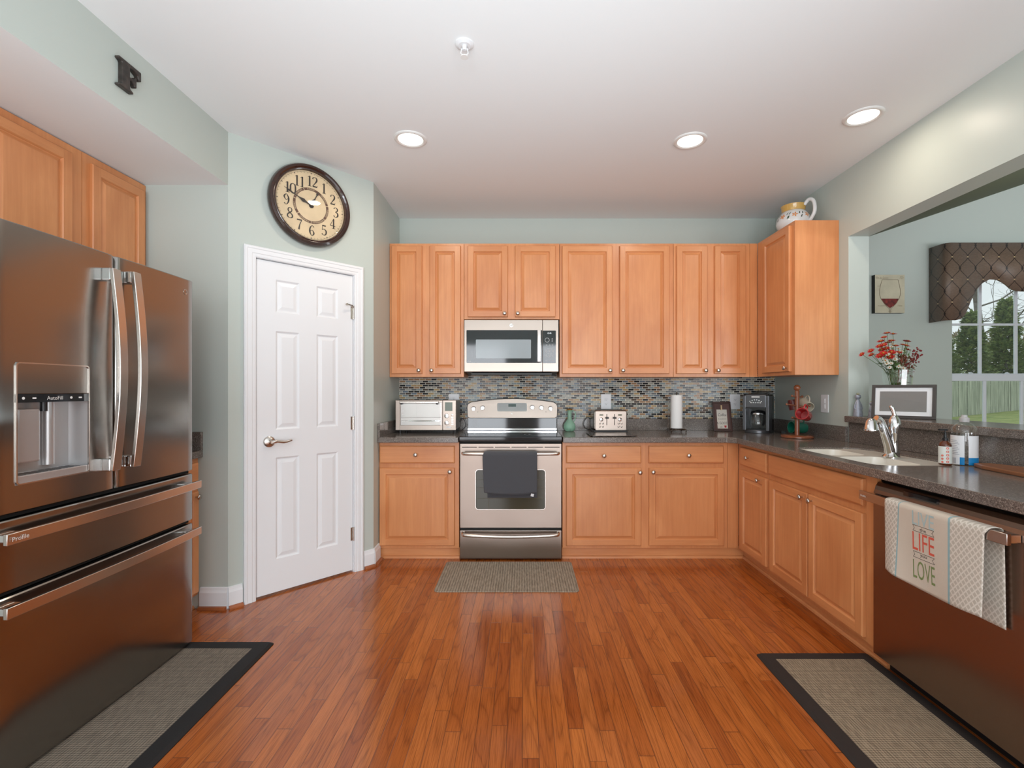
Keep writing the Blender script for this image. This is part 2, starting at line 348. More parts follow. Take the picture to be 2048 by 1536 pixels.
struct('wall_header', MB().box(XR, XR+.138, -3.5, YE, 2.298, 2.95), M['wall'])
struct('wall_half', MB().box(XR+.02, XR+.138, .2, YE, 0, 1.046), M['wall'])
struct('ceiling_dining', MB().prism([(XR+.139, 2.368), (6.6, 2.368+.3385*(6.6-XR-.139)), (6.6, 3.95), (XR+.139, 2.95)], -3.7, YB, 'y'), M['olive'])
b = MB().box(6.5, 6.64, -3.7, YB, 0, 4.3)
struct('wall_dining', b, M['wall'])
b = MB()
for a, c in ((-2.6, -1.9), (-.4, .4), (1.9, 3.6), (5.2, 6.6)): b.box(a, c, -3.64, -3.5, 0, 4.3)
for a, c in ((-1.9, -.4), (.4, 1.9), (3.6, 5.2)): b.box(a, c, -3.64, -3.5, 2.3, 4.3); b.box(a, c, -3.64, -3.5, 0, .2)
struct('wall_rear', b, M['wall'])
for i, xc in enumerate((-1.15, 1.15, 4.4)):
    f = MB()
    for xx in (-.75, .75, 0): f.box(xc+xx-.045, xc+xx+.045, -3.52, -3.45, .2, 2.3)
    f.box(xc-.75, xc+.75, -3.52, -3.45, .2, .29).box(xc-.75, xc+.75, -3.52, -3.45, 2.22, 2.3)
    struct('window_%d' % (i+2), f, M['white'])
# mosaic splashback between worktop and wall cabinets
struct('trim_1', MB().box(-1.07, 2.19, YB-.006, YB, .88, 1.46), M['tile'], 'mosaic tile splashback in black, grey, tan and brown')
# pantry wall, its door and casing
TH = math.atan2(.669, .632); AX, AY = -1.702, 2.760
def pw(mb): return moved(mb, (AX, AY, 0), TH)
L = .9203; D0, D1, DZ = .1507, .7643, 2.053
b = MB().box(0, D0-.012, 0, .1, 0, ZC).box(D1+.012, L, 0, .1, 0, ZC).box(D0-.012, D1+.012, 0, .1, DZ+.012, ZC)
struct('wall_pantry', pw(b), M['wall'])
b = MB(); W = .066
prof = [(0, 0), (0, -.011), (.008, -.014), (.02, -.014), (.024, -.017), (.046, -.017), (.05, -.02), (.06, -.02), (.066, -.015), (.066, 0)]   # (across, out)
for (p, q) in zip(prof[:-1], prof[1:]):     # casing profile mitred round the opening
    def fr(a, y): return [(D0-.006-a, y, 0), (D0-.006-a, y, DZ+.006+a), (D1+.006+a, y, DZ+.006+a), (D1+.006+a, y, 0)]
    A, B_ = fr(p[0], p[1]), fr(q[0], q[1])
    b.add(A+B_, [(0, 1, 5, 4), (1, 2, 6, 5), (2, 3, 7, 6)])
b.box(D0-.013, D0-.003, .0, .1, 0, DZ+.004).box(D1+.003, D1+.013, 0, .1, 0, DZ+.004).box(D0-.013, D1+.013, 0, .1, DZ+.004, DZ+.013)
struct('trim_2', pw(b), M['white'], 'white moulded casing round the pantry door')
door = thing('door_1', 'white six-panel pantry door with nickel lever', None, (AX, AY, 0), TH, kind='structure', local=True)
b = MB(); x0, x1, z0, z1 = D0, D1, .014, DZ; yf = .004
cols = [(.261, .4037), (.514, .6585)]; rows = [(.216, .845), (1.018, 1.628), (1.744, 1.946)]
xs = [x0, cols[0][0], cols[0][1], cols[1][0], cols[1][1], x1]; zs = [z0]+[q for r in rows for q in r]+[z1]
for i in range(5):
    for j in range(7):
        a, c, e, g = xs[i], xs[i+1], zs[j], zs[j+1]
        if i in (1, 3) and j in (1, 3, 5):
            R = [(0, yf), (.010, yf+.008), (.016, yf+.008), (.036, yf+.002)]
            for (p, q) in zip(R[:-1], R[1:]):
                A = [(a+p[0], p[1], e+p[0]), (c-p[0], p[1], e+p[0]), (c-p[0], p[1], g-p[0]), (a+p[0], p[1], g-p[0])]
                B_ = [(a+q[0], q[1], e+q[0]), (c-q[0], q[1], e+q[0]), (c-q[0], q[1], g-q[0]), (a+q[0], q[1], g-q[0])]
                b.add(A+B_, [(k, (k+1) % 4, 4+(k+1) % 4, 4+k) for k in range(4)])
            p = R[-1]; b.add([(a+p[0], p[1], e+p[0]), (c-p[0], p[1], e+p[0]), (c-p[0], p[1], g-p[0]), (a+p[0], p[1], g-p[0])], [(0, 1, 2, 3)])
        else: b.add([(a, yf, e), (c, yf, e), (c, yf, g), (a, yf, g)], [(0, 1, 2, 3)])
b.add([(x0, yf, z0), (x1, yf, z0), (x1, yf, z1), (x0, yf, z1), (x0, .038, z0), (x1, .038, z0), (x1, .038, z1), (x0, .038, z1)], [(0, 1, 5, 4), (1, 2, 6, 5), (2, 3, 7, 6), (3, 0, 4, 7), (4, 5, 6, 7)])
slab = obj('door_panel', b, M['white'], door)
b = MB(); hx, hz = .222, .9465
b.lathe([(.001, -.016), (.024, -.014), (.033, -.006), (.034, .004)], (hx, 0, hz), 24, 'y').cyl((hx, 0, hz), .010, -.045, -.01, 'y', 14)
b.tube(cr([(hx, -.046, hz), (hx+.03, -.05, hz+.003), (hx+.075, -.048, hz-.004), (hx+.115, -.046, hz+.006)]), [.011]*6+[.009]*6+[.0075]*7, 12)
obj('door_handle', b, M['nickel'], door, smooth=40)
for z in (1.80, 1.034, .265):
    h = MB().box(D1-.016, D1+.003, -.001, .006, z-.045, z+.045).cyl((D1+.002, -.004, 0), .006, z-.047, z+.047, 'z', 12)
    obj('hinge', h, M['nickel'], door, smooth=40)
h = MB().tube([(D1+.002, -.006, 1.835), (D1-.015, -.02, 1.847), (D1-.055, -.03, 1.847)], .004, 8).cyl((D1-.058, 0, 1.847), .008, -.036, -.024, 'y', 12)
obj('door_stop', h, M['nickel'], door, smooth=40)
# baseboards with their oak shoe moulding
def base(name, pts, dirn):
    """pts along wall foot; dirn = outward normal"""
    b = MB(); n = Vector(dirn).normalized(); a, c = Vector(pts[0]), Vector(pts[1])
    pr = [(0, 0), (.014, 0), (.014, .095), (.010, .108), (.008, .122), (0, .125)]
    vs = [a+n*p[0]+Vector((0, 0, p[1])) for p in pr]+[c+n*p[0]+Vector((0, 0, p[1])) for p in pr]; k = len(pr)
    b.add(vs, [tuple(range(k))[::-1], tuple(range(k, 2*k))]+[(i, (i+1) % k, k+(i+1) % k, k+i) for i in range(k)])
    o = struct(name, b, M['white'])
    s = MB(); pr = [(.0145, 0), (.034, 0), (.033, .008), (.027, .016), (.0145, .019)]
    vs = [a+n*p[0]+Vector((0, 0, p[1])) for p in pr]+[c+n*p[0]+Vector((0, 0, p[1])) for p in pr]; k = len(pr)
    s.add(vs, [tuple(range(k))[::-1], tuple(range(k, 2*k))]+[(i, (i+1) % k, k+(i+1) % k, k+i) for i in range(k)])
    obj('shoe_moulding', s, M['shoe'], o)
M['shoe'] = plain('stained_oak_shoe', (.33, .10, .035), .3, var=.2)
def pt(t): return (AX+t*math.cos(TH), AY+t*math.sin(TH), 0)
nd_ = (math.sin(TH), -math.cos(TH), 0)
base('baseboard_alcove', [(-1.86, 2.76, 0), (-1.702, 2.76, 0)], (0, -1, 0))
base('baseboard_pantry', [pt(0), pt(D0-.078)], nd_)
base('baseboard_pantry_corner', [pt(D1+.078), pt(L)], nd_)
base('baseboard_pantry_side', [(-1.07, 3.43, 0), (-1.07, 3.555, 0)], (1, 0, 0))
# ================================================================== CABINETS
def raised(mb, w, h, x, z, y=0, th=.02, st=.046):
    """raised-panel door, front towards -y; grain: slot 0 upright, slot 1 level"""
    def rect(i, yy): return [(x+i, yy, z+i), (x+w-i, yy, z+i), (x+w-i, yy, z+h-i), (x+i, yy, z+h-i)]
    def ring(a, b, mis=(1, 0, 1, 0)):
        for k in range(4): mb.add([a[k], a[(k+1) % 4], b[(k+1) % 4], b[k]], [(0, 1, 2, 3)], mis[k])
    f = y-th
    ring(rect(0, y), rect(0, f+.005)); ring(rect(0, f+.005), rect(.004, f))
    a = .004
    mb.add([(x+a, f, z+a), (x+st, f, z+a), (x+st, f, z+h-a), (x+a, f, z+h-a)], [(0, 1, 2, 3)], 0)
    mb.add([(x+w-st, f, z+a), (x+w-a, f, z+a), (x+w-a, f, z+h-a), (x+w-st, f, z+h-a)], [(0, 1, 2, 3)], 0)
    mb.add([(x+st, f, z+a), (x+w-st, f, z+a), (x+w-st, f, z+st), (x+st, f, z+st)], [(0, 1, 2, 3)], 1)
    mb.add([(x+st, f, z+h-st), (x+w-st, f, z+h-st), (x+w-st, f, z+h-a), (x+st, f, z+h-a)], [(0, 1, 2, 3)], 1)
    ring(rect(st, f), rect(st+.003, f+.004)); ring(rect(st+.003, f+.004), rect(st+.006, f+.011)); ring(rect(st+.006, f+.011), rect(st+.010, f+.011))
    ring(rect(st+.010, f+.011), rect(st+.028, f+.002)); r = rect(st+.028, f+.002); mb.add(r, [(0, 1, 2, 3)], 0)
    mb.add(rect(0, y), [(3, 2, 1, 0)], 0)
    return mb
def slabfront(mb, w, h, x, z, y=0, th=.02):
    f = y-th; R = [(0, y), (0, f+.006), (.004, f+.002), (.009, f)]
    rc = lambda i, yy: [(x+i, yy, z+i), (x+w-i, yy, z+i), (x+w-i, yy, z+h-i), (x+i, yy, z+h-i)]
    for p, q in zip(R[:-1], R[1:]):
        a, b = rc(*p), rc(*q)
        for k in range(4): mb.add([a[k], a[(k+1) % 4], b[(k+1) % 4], b[k]], [(0, 1, 2, 3)], 0)
    mb.add(rc(*R[-1]), [(0, 1, 2, 3)], 0); mb.add(rc(0, y), [(3, 2, 1, 0)], 0)
    return mb
KN = [(.0045, 0), (.0045, -.012), (.0075, -.015), (.0145, -.019), (.0155, -.023), (.0135, -.0275), (.008, -.030), (.001, -.031)]
def cabinet(name, label, cat, loc, rotz, w, depth, z0, z1, fronts, toe=None, group=None, body_mat=None, toe_ext=(0, 0), low=None):
    t = thing(name, label, cat, loc, rotz, group, local=True)
    b = MB().box(.0008, w-.0008, 0, depth, z0, z1, 0) if low is None else MB().box(.0008, w-.0008, 0, .019, z0, z1, 0).box(.0008, w-.0008, .0195, depth, z0, low, 0)
    obj('body', b, body_mat or M['wood_v'], t, bevel=.0012)
    for fr in fronts:
        kind, x0, x1, a, c, kn = fr
        if kind == 'door': o = obj('door', raised(MB(), x1-x0, c-a, x0, a, -.0005), WV, t)
        else: o = obj('drawer' if kind == 'drawer' else 'false_front', slabfront(MB(), x1-x0, c-a, x0, a, -.0005), M['wood_h'], t)
        if kn: obj('knob', MB().lathe(KN, (kn[0], -.0205, kn[1]), 18, 'y'), M['nickel'], o, smooth=50)
    if toe is not None:
        obj('toe_kick', MB().box(0-toe_ext[0], w+toe_ext[1], toe, toe+.02, .0, z0-.001), M['wood_h'], t)
        q = [(toe, .0), (toe-.016, 0), (toe-.015, .010), (toe-.009, .017), (toe, .019)]
        obj('shoe_moulding', MB().prism(q, -toe_ext[0], w+toe_ext[1], 'x'), M['wood_h'], t)
    return t
YU = 3.84; UT, UB = 2.441, 1.368; DT, DB = 2.418, 1.393
G = 'maple wall cabinets'
def up(label, xa, xb, doors, z0=UB, d=(DB, DT)):
    fr = [('door', p-xa, q-xa, d[0], d[1], (k-xa, d[0]+.026)) for p, q, k in doors]
    return cabinet('wall_cabinet', label, 'cabinet', (xa, YU, 0), 0, xb-xa, .31, z0, UT, fr)
up('narrow two-door maple wall cabinet beside the pantry wall, above the toaster oven', -1.069, -.4705, [(-1.0508, -.8044, -.828), (-.744, -.496, -.726)])
up('short two-door maple wall cabinet directly above the microwave', -.4695, .2965, [(-.4388, -.118, -.143), (-.06, .2636, -.038)], 1.830, (1.848, DT))
up('widest two-door maple wall cabinet just right of the microwave', .2975, 1.2135, [(.3176, .7188, .700), (.7784, 1.176, .802)])
up('two-door maple wall cabinet next to the corner, above the coffee sign', 1.2145, 1.828, [(1.2336, 1.4816, 1.462), (1.5392, 1.789, 1.562)])
t = thing('filler_strip', 'narrow upright maple filler in the corner between the wall cabinets', 'filler strip', (1.829, YU, 0), local=True)
obj('board', MB().box(0, .060, .001, .02, UB, UT), M['wood_v'], t)
cabinet('wall_cabinet', 'single-door maple wall cabinet on the right wall with plain side panel', 'cabinet', (1.89, 3.838, 0), -PI/2, .527, .305, UB, UT, [('door', .105, .487, DB, DT, (.458, DB+.026))])
# left run over and beside the refrigerator
fx = -2.176
cabinet('wall_cabinet', 'short two-door maple cabinet above the refrigerator', 'cabinet', (fx, 1.44, 0), PI/2, .918, .30, 1.86, UT, [('door', .03, .43, 1.88, 2.40, (.405, 1.905)), ('door', .47, .850, 1.88, 2.40, (.50, 1.905))])
cabinet('wall_cabinet', 'single-door maple wall cabinet between refrigerator cabinet and alcove wall', 'cabinet', (fx, 2.3595, 0), PI/2, .3995, .30, UB, UT, [('door', .038, .37, DB, 2.40, (.065, DB+.026))])
cabinet('base_cabinet', 'narrow maple base cabinet mostly hidden beyond the refrigerator', 'cabinet', (-1.875, 2.379, 0), PI/2, .380, .60, .084, .874,
        [('drawer', .02, .36, .719, .847, (.19, .783)), ('door', .02, .36, .105, .683, (.33, .655))], toe=.035)
# back run
YF = 3.563; DR, DO = (.719, .847), (.105, .683)
cabinet('base_cabinet', 'maple base cabinet left of the range, one drawer over one door', 'cabinet', (-1.069, YF, 0), 0, .597, .585, .084, .874,
        [('drawer', .006, .564, *DR, (.278, .783)), ('door', .006, .564, *DO, (.531, .657))], toe=.032)
bx = .297
cabinet('base_cabinet', 'wide maple base cabinet right of the range, two drawers over two doors', 'cabinet', (bx, YF, 0), 0, 1.233, .585, .084, .874,
        [('drawer', .325-bx, .882-bx, *DR, (.603-bx, .776)), ('drawer', .939-bx, 1.4955-bx, *DR, (1.230-bx, .778)),
         ('door', .325-bx, .882-bx, *DO, (.870-bx, .652)), ('door', .939-bx, 1.4975-bx, *DO, (.967-bx, .655))], toe=.032, toe_ext=(0, .134))
t = thing('filler_strip', 'upright maple filler in the inside corner of the base cabinets', 'filler strip', (1.531, YF, 0), local=True)
obj('board', MB().box(0, .078, -.0005, .02, .084, .874), M['wood_v'], t)
# right run: local x runs towards the camera
XF = 1.61; y0 = 3.5615
def rx(y): return y0-y
cabinet('base_cabinet', 'narrow maple base cabinet at the corner, one small drawer over one door', 'cabinet', (XF, y0, 0), -PI/2, y0-3.1115, .58, .084, .874,
        [('drawer', rx(3.495), rx(3.122), *DR, (rx(3.36), .783)), ('door', rx(3.495), rx(3.122), *DO, (rx(3.205), .655))], toe=.055, toe_ext=(.05, 0))
y1 = 3.1105
cabinet('base_cabinet', 'maple sink base cabinet, long false drawer front over two doors', 'cabinet', (XF, y1, 0), -PI/2, y1-2.229, .58, .084, .874,
        [('false', y1-3.095, y1-2.2376, *DR, None), ('door', y1-3.077, y1-2.671, *DO, (y1-2.71, .655)), ('door', y1-2.660, y1-2.2376, *DO, (y1-2.625, .653))], toe=.055, toe_ext=(0, .065), low=.70)
t = thing('filler_strip', 'upright maple filler between sink base cabinet and dishwasher', 'filler strip', (XF, 2.2285, 0), -PI/2, local=True)
obj('board', MB().box(0, .060, -.0005, .02, .084, .874), M['wood_v'], t)
cabinet('base_cabinet', 'maple base cabinet on the near side of the dishwasher', 'cabinet', (XF, 1.50, 0), -PI/2, 1.2, .58, .084, .874,
        [('drawer', .05, .58, *DR, (.31, .783)), ('drawer', .62, 1.15, *DR, (.88, .783)), ('door', .05, .58, *DO, (.55, .655)), ('door', .62, 1.15, *DO, (.65, .655))], toe=.055)
# ================================================================== WORKTOPS
CT, CB_ = .914, .875
def slab(mb, outline, z0, z1):
    return mb.prism(outline, z0, z1, 'z')
t = thing('countertop', 'speckled grey-brown countertop piece left of the range, under the toaster oven', 'countertop', (-1.069, 3.51, CB_), group=None)
obj('slab', MB().box(-1.069, -.4725, 3.51, 4.145, CB_, CT), M['counter'], t, bevel=.003)
obj('splash', MB().box(-1.048, -.4725, 4.126, 4.1455, CT, 1.016).box(-1.069, -1.0485, 3.512, 4.1455, CT, 1.016), M['counter'], t, bevel=.002)
t = thing('countertop', 'long L-shaped speckled grey-brown countertop from the range round to the dishwasher', 'countertop', (.2985, 3.51, CB_))
FXC = 1.553
H = [(1.655, 2.235), (1.642, 2.30), (1.640, 2.75), (1.650, 2.86), (1.69, 2.905), (1.95, 2.905), (2.02, 2.87), (2.055, 2.79), (2.06, 2.35), (2.045, 2.235), (2.00, 2.205), (1.70, 2.205)]   # sink cut-out
O = [(FXC, 2.235), (FXC, .3), (2.215, .3), (2.215, 3.215), (2.195, 3.215), (2.195, 4.145), (.2985, 4.145), (.2985, 3.51), (FXC-.05, 3.51), (FXC, 3.46), (FXC, 2.86)]
b = MB()
def two(z):
    A = [(FXC, 2.235), (FXC, 2.86), H[3], H[2], H[1], H[0]]
    B_ = O+[H[3]]+H[4:]+[H[0]]
    return [(x, y, z) for x, y in A], [(x, y, z) for x, y in B_]
for z in (CT, CB_):
    for poly in two(z): b.add(poly, [tuple(range(len(poly)))])
for ring_ in (O, H):
    n = len(ring_)
    for i in range(n):
        p, q = ring_[i], ring_[(i+1) % n]; b.add([(*p, CB_), (*q, CB_), (*q, CT), (*p, CT)], [(0, 1, 2, 3)])
b2 = MB(); idx = {}
for f, mi in zip(b.f, b.m):
    g = []
    for i in f:
        k = tuple(round(c, 5) for c in b.v[i])
        if k not in idx: idx[k] = len(b2.v); b2.v.append(b.v[i])
        g.append(idx[k])
    b2.f.append(g); b2.m.append(mi)
obj('slab', b2, M['counter'], t, bevel=.003)
obj('splash', MB().box(.2985, 2.194, 4.126, 4.1455, CT, 1.016).box(2.175, 2.1955, YE, 4.1255, CT, 1.016).box(2.196, 2.2155, .3, YE-.0005, CT, 1.046), M['counter'], t, bevel=.0015)
t = thing('countertop', 'short end of speckled countertop showing between refrigerator and alcove wall', 'countertop', (-2.47, 2.39, CB_))
obj('slab', MB().box(-2.47, -1.845, 2.385, 2.758, CB_, CT), M['counter'], t, bevel=.003)
obj('splash', MB().box(-2.449, -1.845, 2.738, 2.7585, CT, 1.022).box(-2.47, -2.4495, 2.385, 2.7585, CT, 1.022), M['counter'], t, bevel=.002)
tag(obj('ledge', MB().box(2.165, 2.53, .18, YE-.002, 1.0475, 1.09), M['counter'], None, bevel=.005, loc=(2.2, 1, 1.05)), 'raised speckled bar ledge on the half wall behind the sink', 'ledge')
# ================================================================== SINK AND TAP
M['sink'] = plain('cream_composite', (.80, .76, .68), .22, coat=.3)
sk = thing('sink', 'cream double-bowl undermount sink below the faucet', 'sink', (1.85, 2.55, .87))
b = MB(); zt = .906
def loop(pts, z, s=1, cx=0, cy=0): return [(cx+(x-cx)*s, cy+(y-cy)*s, z) for x, y in pts]
Hin = [(1.85+(x-1.85)*.992, 2.555+(y-2.555)*.994) for x, y in H]
bowls = [rrect(1.672, 1.915, 2.255, 2.565, .06), rrect(1.672, 1.895, 2.60, 2.875, .06)]
# deck plate: two flat halves that leave both bowls open
xm = 1.78
def half(sgn):
    lo = [p for p in Hin if (p[0]-xm)*sgn > 0]
    A = [(xm, 2.213)]+sorted([p for p in lo], key=lambda p: math.atan2(p[1]-2.55, (p[0]-xm)*sgn))+[(xm, 2.9)]
    for bw in (bowls[1], bowls[0]):
        q = [p for p in bw if (p[0]-xm)*sgn > 0]; cy_ = sum(p[1] for p in bw)/len(bw)
        q = sorted(q, key=lambda p: -math.atan2(p[1]-cy_, (p[0]-xm)*sgn)); ymx = max(p[1] for p in bw); ymn = min(p[1] for p in bw)
        A += [(xm, ymx)]+q+[(xm, ymn)]
    return A
for sg_ in (-1, 1): b.add([(x, y, zt) for x, y in half(sg_)], [tuple(range(len(half(sg_))))])
obj('deck', b, M['sink'], sk)
for bw in bowls:
    cx = sum(p[0] for p in bw)/len(bw); cy = sum(p[1] for p in bw)/len(bw); n = len(bw); g = MB(); vs = []; lv = [(1.0, zt-.0005), (.985, zt-.006), (.97, zt-.10), (.93, zt-.17), (.80, zt-.185), (.1, zt-.19)]
    sq = [(cx+(x-cx)*1.02, cy+(y-cy)*1.02) for x, y in bw]
    for s_, z in lv: vs += loop(bw, z, s_, cx, cy)
    g.add(vs, [(k*n+i, k*n+(i+1) % n, (k+1)*n+(i+1) % n, (k+1)*n+i) for k in range(len(lv)-1) for i in range(n)]+[tuple(range((len(lv)-1)*n, len(lv)*n))])
    obj('bowl', g, M['sink'], sk, smooth=50)
fc = thing('faucet', 'chrome single-lever faucet with pull-out spray head over the sink', 'faucet', (1.955, 2.52, .907))
x, y, z = 1.955, 2.52, .907
obj('base_plate', MB().lathe([(.040, 0), (.040, .006), (.030, .016), (.026, .03)], (x-.01, y, z), 24), M['chrome'], fc, smooth=40)
b = MB().lathe([(.024, .0), (.021, .06), (.021, .12), (.024, .125), (.024, .133), (.028, .15), (.030, .175), (.025, .198), (.016, .215), (.010, .222)], (x+.012, y+.005, z), 20)
obj('body', b, M['chrome'], fc, smooth=50)
pts = cr([(x-.012, y, z+.005), (x-.022, y, z+.06), (x-.045, y, z+.13), (x-.066, y, z+.19), (x-.092, y-.003, z+.208)], 5)
obj('spout', MB().tube(pts, [.026-.010*i/(len(pts)-1) for i in range(len(pts))], 14), M['chrome'], fc, smooth=60)
obj('spray_head', MB().lathe([(.0335, 0), (.035, .006), (.032, .012), (.024, .052), (.014, .064), (.003, .068)], (x-.117, y-.004, z+.140), 22), M['chrome'], fc, smooth=50)
b = MB().tube([(x+.012, y+.005, z+.22), (x+.008, y+.005, z+.235), (x+.000, y+.008, z+.262)], [.010, .009, .011], 12).ball((x-.001, y+.008, z+.264), .011, 8)
obj('lever', b, M['chrome'], fc, smooth=60)
# ================================================================== REFRIGERATOR (local x = along +Y, front towards the room)
def curved_front(x0, x1, z0, z1, bow=.006, th=.07, hole=None, nx=14):
    b = MB(); r = .016
    xs = [x0, x0+.003, x0+.008, x0+r]+[x0+r+(x1-x0-2*r)*i/nx for i in range(1, nx)]+[x1-r, x1-.008, x1-.003, x1]
    zs = [z0, z0+.004, z1-.004, z1]
    if hole: xs = sorted(set(xs+[hole[0], hole[1]])); zs = sorted(set(zs+[hole[2], hole[3]]))
    def y(x, z):
        e = min(x-x0, x1-x); c = (x-(x0+x1)/2)/((x1-x0)/2); q = -bow*(1-c*c)
        if e < r: q += r-math.sqrt(max(0, r*r-(r-e)**2))
        if z <= z0+1e-6 or z >= z1-1e-6: q += .004
        return q
    n = len(xs); vs = [(x, y(x, z), z) for z in zs for x in xs]; fs = []
    for j in range(len(zs)-1):
        for i in range(n-1):
            if hole and xs[i] >= hole[0]-1e-6 and xs[i+1] <= hole[1]+1e-6 and zs[j] >= hole[2]-1e-6 and zs[j+1] <= hole[3]+1e-6: continue
            fs.append((j*n+i, j*n+i+1, (j+1)*n+i+1, (j+1)*n+i))
    b.add(vs, fs)
    e = [(x, y(x, z0), z0) for x in xs]; b.add(e+[(x, th, z0) for x in xs], [(i, i+1, n+i+1, n+i) for i in range(n-1)])
    e = [(x, y(x, z1), z1) for x in xs]; b.add(e+[(x, th, z1) for x in xs], [(i, i+1, n+i+1, n+i) for i in range(n-1)])
    for x in (x0, x1): b.add([(x, y(x, z), z) for z in zs]+[(x, th, z) for z in zs], [(i, i+1, len(zs)+i+1, len(zs)+i) for i in range(len(zs)-1)])
    b.add([(x0, th, z0), (x1, th, z0), (x1, th, z1), (x0, th, z1)], [(0, 1, 2, 3)])
    return b
M['fridge'] = steel('fridge_steel', (.335, .32, .30), .21, 'x', .04)
M['print_pale'] = plain('pale_print', (.75, .75, .73), .5)
M['print_dark'] = plain('dark_print', (.05, .045, .045), .5)
fr = thing('refrigerator', 'large stainless french-door refrigerator with water dispenser and two bottom drawers', 'refrigerator', (-1.63, 1.455, 0), PI/2, local=True)
FW = .914; SP = .4596
obj('cabinet_body', MB().box(.006, FW-.006, .075, .79, .03, 1.785).box(.05, FW-.05, .12, .7, 0, .03), plain('dark_grey_case', (.05, .05, .052), .45), fr, bevel=.003)
hx0, hx1, hz0, hz1 = .0756, .336, .956, 1.3535
d1 = obj('door', curved_front(.002, SP-.004, .868, 1.80, hole=(hx0, hx1, hz0, hz1)), M['fridge'], fr, smooth=35)
d2 = obj('door', curved_front(SP+.004, FW-.002, .868, 1.80), M['fridge'], fr, smooth=35)
w1 = obj('drawer', curved_front(.002, FW-.002, .624, .850, .008), M['fridge'], fr, smooth=35)
w2 = obj('drawer', curved_front(.002, FW-.002, .024, .606, .008), M['fridge'], fr, smooth=35)
obj('door_gasket', MB().box(.01, FW-.01, .0705, .0745, .03, 1.78).box(.01, FW-.01, .02, .07, .609, .621).box(.01, FW-.01, .02, .07, .853, .865), M['dark_gap'], fr)
def vhandle(x, z0, z1, par):
    pts = [(x, -.040-.030*math.sin(PI*i/20), z0+(z1-z0)*i/20) for i in range(21)]
    h = obj('handle', MB().strip(pts, .0185, .0075, (1, 0, 0)), M['handle'], par, bevel=.002, smooth=30)
    for z in (z0+.022, z1-.022): obj('handle_post', MB().prism([(x-.017, z-.024), (x+.017, z-.024), (x+.017, z+.024), (x-.017, z+.024)], -.036, -.002, 'y'), M['chrome'], h, bevel=.004)
    return h
vhandle(.408, .95, 1.735, d1); vhandle(.508, .95, 1.745, d2)
def hhandle(z, par, txt=None):
    pts = [(.012+(FW-.024)*i/20, -.040-.014*math.sin(PI*i/20), z) for i in range(21)]
    h = obj('handle', MB().strip(pts, .018, .007, (0, 0, 1)), M['handle'], par, bevel=.002, smooth=30)
    for x in (.05, FW-.05): obj('handle_post', MB().box(x-.03, x+.03, -.036, -.001, z-.012, z+.012), M['chrome'], h, bevel=.004)
    if txt: obj('lettering', moved(text_mb('Profile', .020), (.047, -.0520, z-.001)), M['print_pale'], h)
hhandle(.800, w1, 'Profile'); hhandle(.572, w2)
# dispenser
M['disp'] = plain('dispenser_silver', (.50, .49, .49), .32, .55)
b = MB(); yb = .062; zt = 1.222
b.add([(hx0, -.004, hz0), (hx1, -.004, hz0), (hx1, -.004, zt), (hx0, -.004, zt), (hx0+.012, yb, hz0+.03), (hx1-.012, yb, hz0+.03), (hx1-.012, yb, zt), (hx0+.012, yb, zt)],
      [(4, 5, 6, 7), (0, 4, 7, 3), (1, 2, 6, 5), (0, 1, 5, 4), (3, 7, 6, 2)])
dp = obj('dispenser', b, M['disp'], d1)
obj('fascia', MB().box(hx0, hx1, -.004, .05, 1.250, hz1), M['fridge'], dp, bevel=.002)
o = obj('control_strip', MB().box(hx0, hx1, -.0045, .05, 1.2225, 1.2495), M['gloss_black'], dp)
obj('lettering', moved(text_mb('AutoFill', .018), (.205, -.0055, 1.235)), M['print_pale'], o)
for k, xx in enumerate((.10, .135, .265, .30)):
    b = MB().lathe([(.0045, -.0052), (.0045, -.0045)], (xx, 0, 1.236), 12, 'y') if k % 2 == 0 else MB().box(xx-.006, xx+.006, -.0052, -.0045, 1.2335, 1.2385)
    obj('icon', b, M['print_pale'], o)
obj('paddle', MB().box(hx0+.03, hx0+.105, .02, .032, 1.02, 1.20), M['disp'], dp, bevel=.006)
obj('nozzle', MB().cyl((hx0+.125, .03, 0), .010, 1.19, 1.222, 'z', 14), M['black'], dp)
obj('column', MB().lathe([(.018, 1.0), (.018, 1.222)], (hx0+.165, .055, 0), 20), M['disp'], dp, smooth=60)
b = MB().box(hx0+.004, hx1-.004, -.003, .058, hz0, hz0+.028)
o = obj('drip_tray', b, M['disp'], dp, bevel=.003)
b = MB()
for i in range(9): b.box(hx0+.03+i*.024, hx0+.042+i*.024, .004, .05, hz0+.0282, hz0+.029)
obj('grille', b, M['black'], o)
fring = MB()
for a, q in ((rrect(hx0, hx1, hz0, hz1, .012), 0),):
    inn = rrect(hx0+.004, hx1-.004, hz0+.004, hz1-.004, .009); n = len(a)
    fring.add([(x, -.0075, z) for x, z in a]+[(x, -.0075, z) for x, z in inn]+[(x, -.002, z) for x, z in a]+[(x, -.002, z) for x, z in inn], [(i, (i+1) % n, n+(i+1) % n, n+i) for i in range(n)]+[(i, (i+1) % n, 2*n+(i+1) % n, 2*n+i) for i in range(n)]+[(n+i, n+(i+1) % n, 3*n+(i+1) % n, 3*n+i) for i in range(n)])
obj('bezel', fring, M['handle'], dp)
def badge(par, x, y, z, r, mat=None):
    g = obj('badge', MB().lathe([(r, y), (r, y-.001), (r*.84, y-.0016), (r*.84, y-.0008)], (x, 0, z), 24, 'y'), mat or M['nickel'], par)
    obj('monogram', moved(text_mb('GE', r*1.1, font_shear=.3), (x, y-.0022, z)), M['print_dark'], g)
badge(d2, .848, -.0035, 1.7366, .0125)
